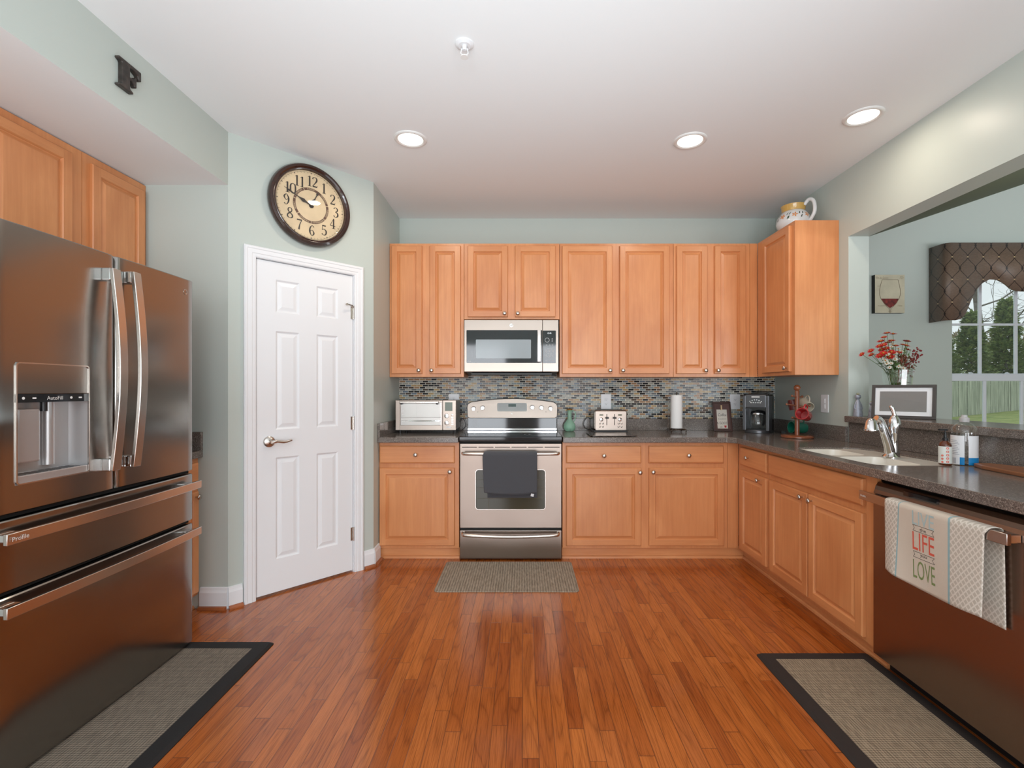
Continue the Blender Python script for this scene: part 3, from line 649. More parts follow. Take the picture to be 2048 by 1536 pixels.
# ================================================================== RANGE
RX0, RX1 = -.467, .2925; RY = 3.537
rg = thing('range', 'freestanding stainless electric range with black glass cooktop and backguard', 'range', (-.087, 3.85, 0))
obj('cabinet_body', MB().box(RX0+.002, RX1-.002, RY+.045, 4.12, .02, .905), plain('black_enamel', (.015, .015, .016), .3), rg)
ct = obj('cooktop', MB().box(RX0-.001, RX1+.001, 3.505, 4.06, .886, .921), M['gloss_black'], rg, bevel=.006)
b = MB()
for cx, cy, r in ((-.27, 3.67, .10), (.10, 3.67, .085), (-.27, 3.90, .075), (.10, 3.90, .10)):
    n = 40
    for rr in (r, r*.62): b.add([(cx+q*math.cos(2*PI*i/n), cy+q*math.sin(2*PI*i/n), .9213) for q in (rr, rr-.0015) for i in range(n)], [(i, (i+1) % n, n+(i+1) % n, n+i) for i in range(n)])
obj('burner_marks', b, plain('burner_ring_grey', (.12, .12, .12), .3), ct)
dr = obj('door', MB().prism(rrect(RX0+.003, RX1-.003, .2407, .866, .004), RY, RY+.04, 'y'), M['steel'], rg, bevel=.003)
b = MB()
for i in range(6):
    xa = RX0+.018+i*.1225; b.prism(rrect(xa, xa+.112, .836, .8415, .0025, 3), RY-.0006, RY+.01, 'y')
obj('vent_slots', b, M['dark_gap'], dr)
M['oven_glass'] = plain('oven_window_glass', (.055, .05, .03), .09)
wn = obj('window', MB().prism(rrect(-.347, .169, .3786, .672, .022), RY-.0015, RY+.01, 'y'), M['oven_glass'], dr, bevel=.001)
b = MB()
for z in (.46, .54, .60): b.tube([(-.33, RY-.0025, z), (.152, RY-.0025, z)], .0009, 6)
b.tube([(-.25, RY-.0025, .385), (-.25, RY-.0025, .66)], .0007, 6)
obj('window_lines', b, plain('brown_line_tint', (.16, .13, .06), .3), wn)  # faint brown lines laid on the oven window
fringe = MB(); a = rrect(-.350, .172, .3756, .675, .025); inn = rrect(-.346, .168, .3796, .671, .021); n = len(a)
fringe.add([(x, RY-.003, z) for x, z in a]+[(x, RY-.003, z) for x, z in inn]+[(x, RY, z) for x, z in a]+[(x, RY, z) for x, z in inn], [(i, (i+1) % n, n+(i+1) % n, n+i) for i in range(n)]+[(i, (i+1) % n, 2*n+(i+1) % n, 2*n+i) for i in range(n)]+[(n+i, n+(i+1) % n, 3*n+(i+1) % n, 3*n+i) for i in range(n)])
obj('window_trim', fringe, M['handle'], wn)
def bowbar(z, par, rise):
    pts = [(RX0+.022+.712*i/24, RY-.004-.055*math.sin(PI*i/24)**.45, z-rise*math.sin(PI*i/24)) for i in range(25)]
    pts = cr([(RX0+.026, RY+.001, z), (RX0+.034, RY-.03, z), (RX0+.07, RY-.052, z-rise*.35), (-.087, RY-.060, z-rise), (RX1-.07, RY-.052, z-rise*.35), (RX1-.034, RY-.03, z), (RX1-.026, RY+.001, z)], 6)
    return obj('handle', MB().tube(pts, .0125, 14), M['handle'], par, smooth=60)
bowbar(.797, dr, .0)
ww = obj('drawer', MB().prism(rrect(RX0+.003, RX1-.003, .012, .222, .004), RY, RY+.04, 'y'), M['steel'], rg, bevel=.003)
bowbar(.205, ww, .012)
obj('vent_trim', MB().box(RX0+.004, RX1-.004, RY-.006, RY+.03, .869, .885), M['dark_gap'], rg)
# backguard
YG = 4.03
arch = [(-.476, .0)]; zb = Z(836, YG); 
def gz(x): return Z(797.8, YG)-(Z(797.8, YG)-Z(805, YG))*((x+.087)/.36)**2
def gpoly(g):
    xs = [-.468-g+(.776+2*g-.013)*i/24 for i in range(25)]
    top = [(x, gz(x)+g) for x in xs]; top[0] = (top[0][0], top[0][1]-.035); top[-1] = (top[-1][0], top[-1][1]-.035)
    top.insert(1, (xs[0]+.006, gz(xs[0])+g-.012)); top.insert(-1, (xs[-1]-.006, gz(xs[-1])+g-.012))
    return [(xs[0]+.004, zb+.012), (xs[0]+.02, zb-g*.5)][:]+[(xs[-1]-.02, zb-g*.5), (xs[-1]-.004, zb+.012)]+top[::-1]
cg = obj('backguard', MB().prism(gpoly(.004), YG+.006, 4.115, 'y'), M['black'], rg)
obj('console', MB().prism(gpoly(0), YG-.004, YG+.006, 'y'), M['steel'], cg, bevel=.002)
obj('glass_panel', MB().box(-.460, .287, YG+.012, YG+.03, Z(858, YG), zb), M['gloss_black'], cg)
obj('chrome_strip', MB().box(-.462, .289, YG+.004, YG+.02, Z(860, YG), Z(857, YG)), M['chrome'], cg)
obj('vent_riser', MB().box(-.462, .289, YG+.02, 4.09, .92, Z(860, YG)), M['black'], cg)
yf = YG-.004
for (u, v) in ((947, 817.5), (965, 816), (1064.6, 815), (1082.8, 815.7), (1101, 817.3)):
    k = obj('knob', MB().lathe([(.021, 0), (.021, -.006), (.018, -.018), (.016, -.022), (.002, -.023)], (X(u, yf), yf, Z(v, yf)), 22, 'y'), M['chrome'], cg, smooth=35)
    obj('pointer', MB().box(X(u, yf)-.004, X(u, yf)+.004, yf-.034, yf-.02, Z(v, yf)-.017, Z(v, yf)+.017), M['chrome'], k, bevel=.002)
dz = obj('display_panel', MB().prism(rrect(X(994.3, yf), X(1053.7, yf), Z(822.8, yf), Z(806, yf), .012), yf-.002, yf+.002, 'y'), plain('silver_membrane', (.42, .44, .43), .35), cg)
obj('clock_display', MB().box(X(1016.6, yf), X(1032, yf), yf-.003, yf, Z(813.7, yf), Z(808, yf)), plain('green_lcd', (.01, .045, .03), .15), dz)
b = MB(); rnd = random.Random(3)
for i in range(7):
    for j in range(3):
        for s_ in (-1, 1):
            xx = -.087+s_*(.045+i*.0105)+.0; b.box(xx-.0032, xx+.0032, yf-.0026, yf-.002, Z(810+j*4, yf)-.001, Z(810+j*4, yf)+.001)
obj('button_marks', b, plain('grey_print', (.18, .19, .19), .5), dz)
badge(cg, X(1023.6, yf), yf, Z(827.5, yf), .0075)
for u in (955.5, 1092): obj('indicator', MB().cyl((X(u, yf), yf, Z(824, yf)), .003, -.001, .001, 'y', 10), M['print_dark'], cg)
# the whole console leans back a few degrees
def lean_back(o):
    for v in o.data.vertices:
        z = v.co.z+OFF[o.name][2]
        if z > zb-.01: v.co.y += (z-zb+.01)*.15
    for c in o.children: lean_back(c)
bpy.context.view_layer.update(); lean_back(cg)
# ================================================================== MICROWAVE
MY = 3.800; mw = thing('microwave', 'stainless over-the-range microwave with black glass door', 'microwave', (-.088, 3.95, 1.41))
mx0, mx1, mz0, mz1 = X(928.4, MY), X(1117, MY), Z(743.3, MY), Z(639.9, MY)
obj('case', MB().prism([(MY+.04, mz0+.002), (4.12, mz0-.02), (4.12, mz1-.002), (MY+.04, mz1-.002)], mx0+.002, mx1-.002, 'x'), plain('grey_case', (.07, .07, .072), .45), mw)
obj('underside_grille', MB().box(mx0+.05, mx1-.05, MY+.06, 4.08, mz0-.022, mz0-.008), M['black'], mw)
xs_ = X(1085, MY)
md = obj('door', MB().box(mx0, xs_-.001, MY, MY+.039, mz0, mz1), M['steel'], mw, bevel=.002)
mg = obj('door_glass', MB().prism(rrect(X(933, MY), X(1084.2, MY), Z(726, MY), Z(660.2, MY), .006), MY-.0012, MY+.004, 'y'), M['gloss_black'], md)
obj('viewing_window', MB().prism(rrect(X(951.8, MY), X(1062, MY), Z(716.7, MY), Z(679, MY), .006), MY-.0018, MY, 'y'), plain('screen_reflection_tint', (.34, .39, .42), .12), mg)  # bluish reflection put into the window's base colour
obj('lettering', moved(text_mb('Profile', .010), (X(939, MY), MY-.0024, Z(722.5, MY))), M['print_pale'], mg)
hp = [(X(1078, MY), MY-.030-.010*math.sin(PI*i/12), Z(724+(661-724)*i/12, MY)) for i in range(13)]
h = obj('handle', MB().strip(hp, .0135, .006, (1, 0, 0)), M['handle'], md, bevel=.002, smooth=30)
for i in (1, 11): obj('handle_post', MB().box(hp[i][0]-.009, hp[i][0]+.009, MY-.03, MY-.001, hp[i][2]-.01, hp[i][2]+.01), M['chrome'], h)
cp = obj('control_side', MB().box(xs_+.001, mx1, MY, MY+.039, mz0, mz1), M['steel'], mw, bevel=.002)
kp = obj('keypad', MB().prism(rrect(X(1085.6, MY), X(1111.8, MY), Z(726.5, MY), Z(661.2, MY), .005), MY-.0012, MY+.004, 'y'), M['gloss_black'], cp)
obj('lettering', moved(text_mb('12:45', .015), (X(1098.6, MY), MY-.002, Z(666.5, MY))), plain('lit_digits', (.8, .85, .85), .5, emit=(.8, .9, 1), es=.8), kp)
b = MB(); n = 28; cx, cz = X(1094.3, MY), Z(680.2, MY)
b.add([(cx+q*math.cos(2*PI*i/n), MY-.0018, cz+q*math.sin(2*PI*i/n)) for q in (.0185, .0150) for i in range(n)], [(i, (i+1) % n, n+(i+1) % n, n+i) for i in range(n)])
for (u, v) in ((1104.5, 678), (1104.5, 682), (1093, 690), (1099, 690), (1105, 690)): b.box(X(u, MY)-.005, X(u, MY)+.005, MY-.0018, MY-.0013, Z(v, MY)-.003, Z(v, MY)+.003)
for row, (v, w) in enumerate(((697.5, .022), (700.5, .006), (703.5, .006), (707.5, .022), (710.5, .006), (713.5, .006), (721, .006))):
    if w > .01: b.box(X(1099, MY)-w, X(1099, MY)+w, MY-.0018, MY-.0013, Z(v, MY)-.0015, Z(v, MY)+.0015)
    else:
        for u in (1092.5, 1099, 1105.5): b.box(X(u, MY)-.007, X(u, MY)+.007, MY-.0018, MY-.0013, Z(v, MY)-.003, Z(v, MY)+.003)
obj('key_marks', b, plain('key_print', (.45, .46, .47), .5), kp)
badge(md, X(1022.5, MY), MY, Z(650.5, MY), .016)
# ================================================================== DISHWASHER (local x towards the camera)
dwY = 2.164; dw = thing('dishwasher', 'slate-brown stainless dishwasher under the counter, towel on its handle', 'dishwasher', (1.588, dwY, 0), -PI/2, local=True); DW = .655
obj('tub', MB().box(.004, DW-.004, .05, .57, .09, .868), M['dark_gap'], dw)
prof = [(.045, .075), (.0, .075), (.0, .80), (.006, .815), (.010, .832), (.022, .848), (.045, .852)]
dd = obj('door', MB().prism([(y, z) for y, z in prof], .002, DW-.002, 'x'), M['slate'], dw, bevel=.002)
pts = [(-.012+(DW+.01)*i/20, -.048-.010*math.sin(PI*i/20), .788) for i in range(21)]
h = obj('handle', MB().strip(pts, .019, .008, (0, 0, 1)), M['handle_dw'] if 'handle_dw' in M else plain('warm_steel_handle', (.45, .40, .37), .25, 1), dd, bevel=.002, smooth=30)
for x_ in (.018, DW-.030): obj('handle_post', MB().box(x_-.022, x_+.022, -.045, -.001, .774, .802), M['chrome'], h, bevel=.004)
obj('lettering', moved(text_mb('Profile', .013), (.022, -.0605, .788)), M['print_pale'], h)
b = MB().box(.17, .33, .002, .012, .823, .842)
cpn = obj('control_window', b, M['gloss_black'], dd)
obj('toe_panel', MB().box(.004, DW-.004, .075, .09, .0, .074), M['black'], dw)
# ================================================================== CEILING FITTINGS
M['lamp_lens'] = plain('glowing_lamp_lens', (1, 1, 1), .5, emit=(1.0, .93, .82), es=2.2)
M['lamp_trim'] = plain('lamp_trim_white', (.78, .77, .75), .3)
def downlight(label, x, y, power):
    t = thing('recessed_light', label, 'ceiling light', (x, y, ZC), group='recessed ceiling lights')
    obj('trim_ring', MB().lathe([(.097, ZC), (.096, ZC-.004), (.088, ZC-.009), (.078, ZC-.008), (.070, ZC-.001)], (x, y, 0), 40, 'z', cap=False), M['lamp_trim'], t, smooth=50)
    obj('lens', MB().lathe([(.0745, ZC-.0035), (.001, ZC-.0035)], (x, y, 0), 40, 'z', cap=False), M['lamp_lens'], t)
    l = bpy.data.lights.new('lamp', 'AREA'); l.shape = 'DISK'; l.size = .13; l.energy = power; l.color = (1.0, .86, .70)
    o = bpy.data.objects.new('lamp', l); C.objects.link(o); o.parent = t; o.location = (0, 0, -.012)
downlight('round recessed ceiling light above the pantry door side, leftmost of three', -.665, 2.836, 5)
downlight('round recessed ceiling light straight above the corner wall cabinets, middle of three', 1.0008, 2.853, 5)
downlight('round recessed ceiling light above the sink near the pass-through header', 1.855, 2.60, 3.2)
sp = thing('sprinkler_head', 'small white fire sprinkler head in the ceiling', 'sprinkler', (-.25, 2.058, ZC))
obj('escutcheon', MB().lathe([(.040, ZC), (.040, ZC-.004), (.026, ZC-.010), (.020, ZC-.008)], (-.25, 2.058, 0), 28), M['white'], sp, smooth=40)
b = MB().cyl((-.25, 2.058, 0), .010, ZC-.028, ZC-.006, 'z', 14).tube([(-.262, 2.058, ZC-.02), (-.266, 2.058, ZC-.04), (-.25, 2.058, ZC-.055)], .0025, 6).tube([(-.238, 2.058, ZC-.02), (-.234, 2.058, ZC-.04), (-.25, 2.058, ZC-.055)], .0025, 6)
obj('frame_arms', b, M['white'], sp)
obj('deflector', MB().cyl((-.25, 2.058, 0), .017, ZC-.058, ZC-.055, 'z', 18), M['lamp_trim'], sp)
# ================================================================== CLOCK
M['clock_wood'] = plain('dark_cherry_lacquer', (.035, .014, .010), .16, coat=.6, var=.3)
M['clock_face'] = plain('aged_cream_dial', (.66, .52, .33), .6, var=.12, vscale=9)
M['ink'] = plain('dark_brown_ink', (.022, .016, .012), .6)
tc_, rz_ = .467, 2.452
clk = thing('wall_clock', 'large round wall clock with cream dial and dark wood frame above the pantry door', 'clock', (AX+tc_*math.cos(TH), AY+tc_*math.sin(TH), rz_), TH, local=True)
k_ = 1.0
obj('frame', MB().lathe([(.252, 0), (.262, -.012), (.262, -.030), (.254, -.043), (.240, -.046), (.232, -.040), (.228, -.042), (.222, -.040), (.219, -.026)], (0, 0, 0), 72, 'y', cap=False), M['clock_wood'], clk, smooth=40)
fc_ = obj('dial', MB().lathe([(.001, -.022), (.221, -.022)], (0, 0, 0), 64, 'y', cap=False), M['clock_face'], clk)
DIG = {'1': [[(.3,0,.15),(.3,1,.15)], [(.12,.02,.045),(.48,.02,.045)], [(.3,.98,.04),(.13,.86,.05)]],
 '2': [[(.10,.78,.12),(.14,.93,.07),(.3,.99,.05),(.47,.9,.12),(.48,.68,.15),(.3,.38,.09),(.08,.08,.05)], [(.08,.08,.13),(.52,.08,.13)], [(.52,.08,.04),(.55,.24,.04)]],
 '3': [[(.10,.84,.11),(.25,.99,.05),(.46,.88,.13),(.44,.66,.11),(.24,.54,.04)], [(.24,.54,.04),(.48,.44,.13),(.50,.18,.15),(.28,.01,.05),(.08,.16,.11)]],
 '4': [[(.40,0,.14),(.40,1,.14)], [(.40,1,.04),(.04,.3,.05)], [(.03,.28,.06),(.58,.28,.06)], [(.24,.02,.045),(.57,.02,.045)]],
 '5': [[(.13,.94,.12),(.48,.94,.12)], [(.13,.97,.05),(.11,.52,.05)], [(.11,.52,.05),(.32,.61,.06),(.51,.42,.15),(.47,.12,.12),(.26,.01,.05),(.08,.14,.11)]],
 '6': [[(.49,.86,.11),(.32,.99,.05),(.13,.75,.12),(.09,.35,.15),(.28,.01,.05),(.49,.25,.14),(.32,.55,.05),(.12,.38,.06)]],
 '7': [[(.06,.93,.12),(.54,.93,.12)], [(.53,.93,.05),(.34,.5,.09),(.25,0,.16)]],
 '8': [[(.29,.52,.10),(.14,.70,.11),(.16,.90,.09),(.30,.99,.05),(.45,.90,.09),(.46,.70,.09),(.29,.52,.12),(.10,.34,.11),(.10,.12,.12),(.30,.01,.05),(.51,.12,.12),(.50,.34,.11),(.29,.52,.10)]],
 '9': [[(.10,.14,.11),(.27,.01,.05),(.46,.25,.12),(.50,.65,.15),(.31,.99,.05),(.10,.75,.14),(.27,.45,.05),(.47,.62,.06)]],
 '0': [[(.3,.99,.05),(.49,.82,.12),(.53,.5,.15),(.49,.18,.12),(.3,.01,.05),(.11,.18,.12),(.07,.5,.15),(.11,.82,.12),(.3,.99,.05)]]}
def digit(mb, ch, x, z, h, y):
    for st in DIG[ch]:
        P = cr(st, 5) if len(st) > 2 else [st[0], tuple((a+b)/2 for a, b in zip(*st)), st[1]]
        L_, R_ = [], []
        for i, p in enumerate(P):
            q, r = P[min(i+1, len(P)-1)], P[max(i-1, 0)]; dx, dz = q[0]-r[0], q[1]-r[1]; l = math.hypot(dx, dz) or 1
            n = (-dz/l*p[2]/2, dx/l*p[2]/2); L_.append((x+(p[0]+n[0])*h, y, z+(p[1]+n[1])*h)); R_.append((x+(p[0]-n[0])*h, y, z+(p[1]-n[1])*h))
        m = len(P); mb.add(L_+R_, [(i, i+1, m+i+1, m+i) for i in range(m-1)])
hN = .066
for k in range(1, 13):
    a = 2*PI*k/12; s_ = str(k); w = .52*hN*len(s_)*.86; cx, cz = .158*math.sin(a), .158*math.cos(a); b = MB()
    for i, ch in enumerate(s_): digit(b, ch, cx-w/2+i*.50*hN-.0*hN, cz-hN/2, hN, -.0232)
    obj('numeral', b, M['ink'], fc_)
b = MB(); n = 72
b.add([(q*math.sin(2*PI*i/n), -.0231, q*math.cos(2*PI*i/n)) for q in (.2125, .2115) for i in range(n)], [(i, (i+1) % n, n+(i+1) % n, n+i) for i in range(n)])
for i in range(60):
    a = 2*PI*i/60; w = .0026 if i % 5 == 0 else .0008; c_, s_ = math.cos(a), math.sin(a)
    b.add([(r*s_+e*c_, -.0232, r*c_-e*s_) for r, e in ((.204, -w), (.204, w), (.2125, w), (.2125, -w))], [(0, 1, 2, 3)])
obj('minute_track', b, M['ink'], fc_)
b = MB(); days = ['SUNDAY', 'MONDAY', 'TUESDAY', 'WEDNESDAY', 'THURSDAY', 'FRIDAY', 'SATURDAY']
for k in range(7):
    a0, a1 = 2*PI*(k-.5+.02)/7, 2*PI*(k+.5-.02)/7; n = 14
    b.add([(q*math.sin(a0+(a1-a0)*i/n), -.0230, q*math.cos(a0+(a1-a0)*i/n)) for q in (.114, .098) for i in range(n+1)], [(i, i+1, n+2+i, n+1+i) for i in range(n)])
rg_ = obj('weekday_ring', b, plain('weekday_ring_brown', (.10, .045, .025), .6), fc_)
b = MB()
for k, dname in enumerate(days):
    t_ = text_mb(dname, .014, sx=.95); base_a = 2*PI*k/7
    for f in t_.f: b.add([(0.106*math.sin(base_a+t_.v[i][0]/.106)*(1+t_.v[i][2]/.106), -.0238, .106*math.cos(base_a+t_.v[i][0]/.106)*(1+t_.v[i][2]/.106)) for i in f], [tuple(range(len(f)))])
obj('weekday_lettering', b, M['clock_face'], rg_)
def hand(name, ang, ln, w, tail):
    P = [(-tail, w*.35), (0, w*.5), (ln*.18, w*.5), (ln*.30, w*1.35), (ln*.42, w*.5), (ln*.5, w*.28), (ln*.72, w*.28), (ln*.80, w*.9), (ln*.86, w*.25), (ln, .0004)]
    b = MB(); s_, c_ = math.sin(ang), math.cos(ang)
    L_ = [(r*s_+e*c_, -.027, r*c_-e*s_) for r, e in P]; R_ = [(r*s_-e*c_, -.027, r*c_+e*s_) for r, e in P]; m = len(P)
    b.add(L_+R_, [(i, i+1, m+i+1, m+i) for i in range(m-1)]).lathe([(.014, -.0275), (.014, -.025)], (0, 0, 0), 20, 'y')
    obj(name, b, M['ink'], clk, solid=.0012)
hand('hour_hand', math.radians(25), .115, .010, .012); hand('minute_hand', math.radians(294), .185, .009, .015)
def thin_glass(name, tint=(1, 1, 1), refl=1.0, rough=.0):
    m = bpy.data.materials.new(name); m.use_nodes = True; t = m.node_tree; t.nodes.clear()
    out = nd(t, 'ShaderNodeOutputMaterial'); tr = nd(t, 'ShaderNodeBsdfTransparent', {'Color': (*tint, 1)}); gl = nd(t, 'ShaderNodeBsdfGlossy', {'Color': (1, 1, 1, 1), 'Roughness': rough})
    fr_ = nd(t, 'ShaderNodeLayerWeight', {'Blend': .5}); f = mth(t, 'MINIMUM', mth(t, 'MULTIPLY', mth(t, 'MULTIPLY_ADD', mth(t, 'POWER', fr_.outputs['Facing'], 5.), .9, .045), refl), 1.)
    mx = nd(t, 'ShaderNodeMixShader', {0: f, 1: tr.outputs[0], 2: gl.outputs[0]}); t.links.new(mx.outputs[0], out.inputs[0]); return m
M['pane'] = thin_glass('clear_pane'); M['pane_green'] = thin_glass('window_glass', (.93, .97, .96))
obj('cover_glass', MB().lathe([(.0005, -.0385), (.10, -.0375), (.18, -.0345), (.2215, -.030)], (0, 0, 0), 64, 'y', cap=False), M['pane'], clk, smooth=60)
# ================================================================== LETTER F
lf = MB(); s_ = .122; ox, oz = 1.987, 2.538
poly = [(.02,0),(.62,0),(.62,.07),(.50,.12),(.48,.16),(.48,.42),(.58,.42),(.66,.36),(.68,.30),(.76,.30),(.76,.66),(.68,.66),(.66,.60),(.58,.54),(.48,.54),(.48,.86),(.66,.86),(.80,.80),(.88,.66),(.96,.66),(.96,1.0),(.02,1.0),(.02,.93),(.14,.88),(.16,.84),(.16,.16),(.14,.12),(.02,.07)]
t = thing('letter_f', 'black distressed wooden letter F mounted on the soffit wall', 'wall letter', (-1.702, ox, oz), PI/2, local=True)
b = MB().prism([(x*s_*1.02, z*s_) for x, z in poly], -.022, 0, 'y')
obj('letter_body', b, plain('black_rubbed_paint', (.035, .028, .024), .4, var=.6, vscale=40), t, bevel=.004)
# ================================================================== OUTLETS AND SWITCH
M['plate'] = plain('white_plate', (.82, .82, .84), .3)
def outlet(label, loc, rotz, w, h, kind='outlet'):
    t = thing('wall_'+kind, label, kind, loc, rotz, local=True)
    pl = obj('cover_plate', MB().prism(rrect(-w/2, w/2, -h/2, h/2, .006, 3), -.006, 0, 'y'), M['plate'], t, bevel=.0025)
    if kind == 'outlet':
        for dz in (.0195, -.0195):
            r = obj('receptacle', MB().prism(rrect(-.017, .017, dz-.014, dz+.014, .010, 4), -.0085, -.005, 'y'), M['plate'], t, bevel=.001)
            s = MB().box(-.0075, -.0055, -.0089, -.008, dz-.002, dz+.006).box(.0055, .0075, -.0089, -.008, dz-.001, dz+.005).cyl((0, 0, dz-.008), .0025, -.0089, -.008, 'y', 10)
            obj('slots', s, M['print_dark'], r)
    else:
        for dz in (.0195, -.0195):
            obj('rocker', MB().prism(rrect(-.010, .010, dz-.016, dz+.016, .002, 3), -.0095, -.005, 'y'), M['plate'], t, bevel=.001)
YT = YB-.0065
outlet('white wall outlet on the mosaic tile above the toaster', (X(1211.8, YT), YT, Z(803, YT)), 0, .088, .130)
outlet('white wall outlet on the mosaic tile between coffee sign and coffee maker', (X(1469.5, YT), YT, Z(803.6, YT)), 0, .090, .130)
outlet('white wall outlet partly hidden behind the toaster oven', (X(908, YT), YT, Z(801, YT)), 0, .090, .115)
outlet('white double switch plate on the green wall beside the mug tree', (XR-.001, 3.463, 1.164), -PI/2, .085, .130, 'switch')
# ================================================================== TOASTER OVEN
TY = 3.83; to = thing('toaster_oven', 'stainless toaster oven with glass door and digital panel, left end of the counter', 'toaster oven', (-.775, 3.95, CT))
tx0, tx1, tz0, tz1 = X(791, TY), X(912, TY), Z(860.5, TY), Z(800.5, TY)
M['to_side'] = steel('toaster_oven_shell', (.42, .40, .38), .32, 'y')
obj('shell', MB().box(tx0+.004, tx1-.002, TY+.012, 4.10, tz0+.004, tz1-.001), M['to_side'], to, bevel=.006)
obj('side_frame', MB().box(tx0, X(799.3, TY), TY-.002, TY+.014, tz0, tz1), M['steel'], to, bevel=.003)
xa, xb = X(799.6, TY), X(885, TY)
g0, g1, g2, g3 = X(801, TY), X(883, TY), Z(850.5, TY), Z(805, TY)
b = MB().box(xa, xb, TY-.006, TY+.008, tz0+.002, g2).box(xa, xb, TY-.006, TY+.008, g3, tz1-.002).box(xa, g0, TY-.006, TY+.008, g2, g3).box(g1, xb, TY-.006, TY+.008, g2, g3)
dd_ = obj('door', b, M['steel'], to, bevel=.001)
obj('door_glass', MB().box(g0, g1, TY-.004, TY-.001, g2, g3), M['pane'], dd_)
hz = Z(804.5, TY)
h = obj('handle', MB().strip([(X(801.5, TY), TY-.035, hz), (X(877.5, TY), TY-.035, hz)], .007, .008, (0, 0, 1)), M['handle'], dd_, bevel=.003)
for u in (804, 875): obj('handle_post', MB().box(X(u, TY)-.006, X(u, TY)+.006, TY-.032, TY-.005, hz-.018, hz+.004), M['black'], h)
M['oven_in'] = plain('oven_liner', (.19, .185, .13), .45)
b = MB().add([(g0, TY+.0135, g2), (g1, TY+.0135, g2), (g1, TY+.0135, g3), (g0, TY+.0135, g3)], [(0, 1, 2, 3)])
obj('interior', b, M['oven_in'], to)
b = MB()
for z in (g2+.038, g2+.062):
    b.tube([(g0+.006, TY+.008, z), (g1-.006, TY+.008, z)], .0015, 6)
obj('rack', b, M['chrome'], to)
obj('baking_tray', MB().prism([(g0+.07, g2+.028), (g1-.02, g2+.028), (g1-.008, g2+.040), (g0+.055, g2+.040)], TY+.004, TY+.011, 'y'), M['chrome'], to)
b = MB()
for i in range(4): b.box(g0+.012, g0+.034-i*.002, TY+.002, TY+.0035, g2+.03+i*.028, g2+.032+i*.028)
obj('guide_lettering', b, M['print_pale'], dd_)
cpn_ = obj('control_panel', MB().box(X(885.5, TY), tx1, TY-.004, TY+.014, tz0, tz1), M['steel'], to, bevel=.003)
obj('lcd_display', MB().prism(rrect(X(890, TY), X(905, TY), Z(821.8, TY), Z(804.6, TY), .003), TY-.006, TY-.003, 'y'), plain('grey_green_lcd', (.13, .16, .12), .2), cpn_, bevel=.001)
for v in (831.6, 845.6):
    obj('knob', MB().lathe([(.019, 0), (.018, -.014), (.015, -.017), (.002, -.0175)], (X(893.7, TY), TY-.004, Z(v, TY)), 20, 'y'), M['chrome'], cpn_, smooth=35)
obj('small_knob', MB().lathe([(.009, 0), (.008, -.010), (.002, -.011)], (X(905, TY), TY-.004, Z(829.6, TY)), 16, 'y'), M['chrome'], cpn_, smooth=35)
for v in (835.1, 839.8, 844.1, 848.6):
    obj('button', MB().prism(rrect(X(903, TY), X(907, TY), Z(v+1.1, TY), Z(v-1.1, TY), .003, 3), TY-.008, TY-.003, 'y'), M['chrome'], cpn_, bevel=.001)
obj('nameplate', MB().box(X(893, TY), X(902.5, TY), TY-.0055, TY-.003, Z(855.5, TY), Z(853, TY)), M['plate'], cpn_)
for x in (tx0+.03, tx1-.02):
    for y in (TY+.03, 4.07): obj('foot', MB().cyl((x, y, 0), .010, CT, tz0+.006, 'z', 12), M['black'], to)
obj('power_cord', MB().tube(cr([(tx1-.004, 4.06, .99), (tx1+.02, 4.07, 1.02), (tx1+.04, 4.08, 1.00), (tx1+.045, 4.07, .955), (tx1+.02, 4.06, .925), (tx1-.02, 4.05, .918)], 6), .003, 8), M['black'], to, smooth=60)
# ================================================================== TOASTER, TRAY, JUG
QY = 3.90; ts = thing('toaster', 'polished four-slice toaster with two dials standing behind the flat tray', 'toaster', (.72, 4.0, CT))
qx0, qx1 = X(1187.7, QY), X(1254.8, QY); qz1 = Z(820.6, QY); qd = 4.105
sh = [(x, z) for x, z in rrect(qx0, qx1, CT+.016, qz1, .022, 5)]
obj('shell', MB().prism(sh, QY+.008, qd, 'y'), steel('toaster_shell', (.30, .27, .25), .2, 'y'), ts, bevel=.008, smooth=40)
obj('base', MB().box(qx0-.002, qx1+.002, QY+.004, qd+.002, CT+.001, CT+.020), M['black'], ts, bevel=.004)
fp = obj('front_plate', MB().prism(rrect(qx0+.010, qx1-.006, CT+.018, qz1-.006, .012, 4), QY, QY+.012, 'y'), M['steel'], ts, bevel=.004)
def tq(u): return X(1140+u/12.8, QY)
def tw(v): return Z(780+v/12.8, QY)
for u in (800, 1278):
    obj('dial', MB().lathe([(.0155, 0), (.0155, -.006), (.011, -.010), (.002, -.0105)], (tq(u), QY, tw(755)), 20, 'y'), M['chrome'], fp, smooth=35)
    for du in (-35, 42):
        for v in (855, 937): obj('button', MB().lathe([(.0075, 0), (.0075, -.003), (.005, -.005), (.001, -.0055)], (tq(u+du), QY, tw(v)), 14, 'y'), M['nickel'], fp, smooth=35)
    obj('display', MB().box(tq(u-45), tq(u+50), QY-.0015, QY+.001, tw(660), tw(618)), plain('toaster_lcd', (.20, .20, .14), .2), fp)
for u in (943, 1138):
    obj('lever_slot', MB().box(tq(u)-.0025, tq(u)+.0025, QY-.001, QY+.002, tw(900), tw(615)), M['dark_gap'], fp)
    obj('lever', MB().box(tq(u)-.013, tq(u)+.013, QY-.022, QY-.001, tw(735), tw(690)), M['black'], fp, bevel=.002)
obj('slots', MB().box(qx0+.03, qx1-.03, QY+.05, QY+.075, qz1-.0005, qz1+.0012).box(qx0+.03, qx1-.03, QY+.11, QY+.135, qz1-.0005, qz1+.0012), M['dark_gap'], ts)
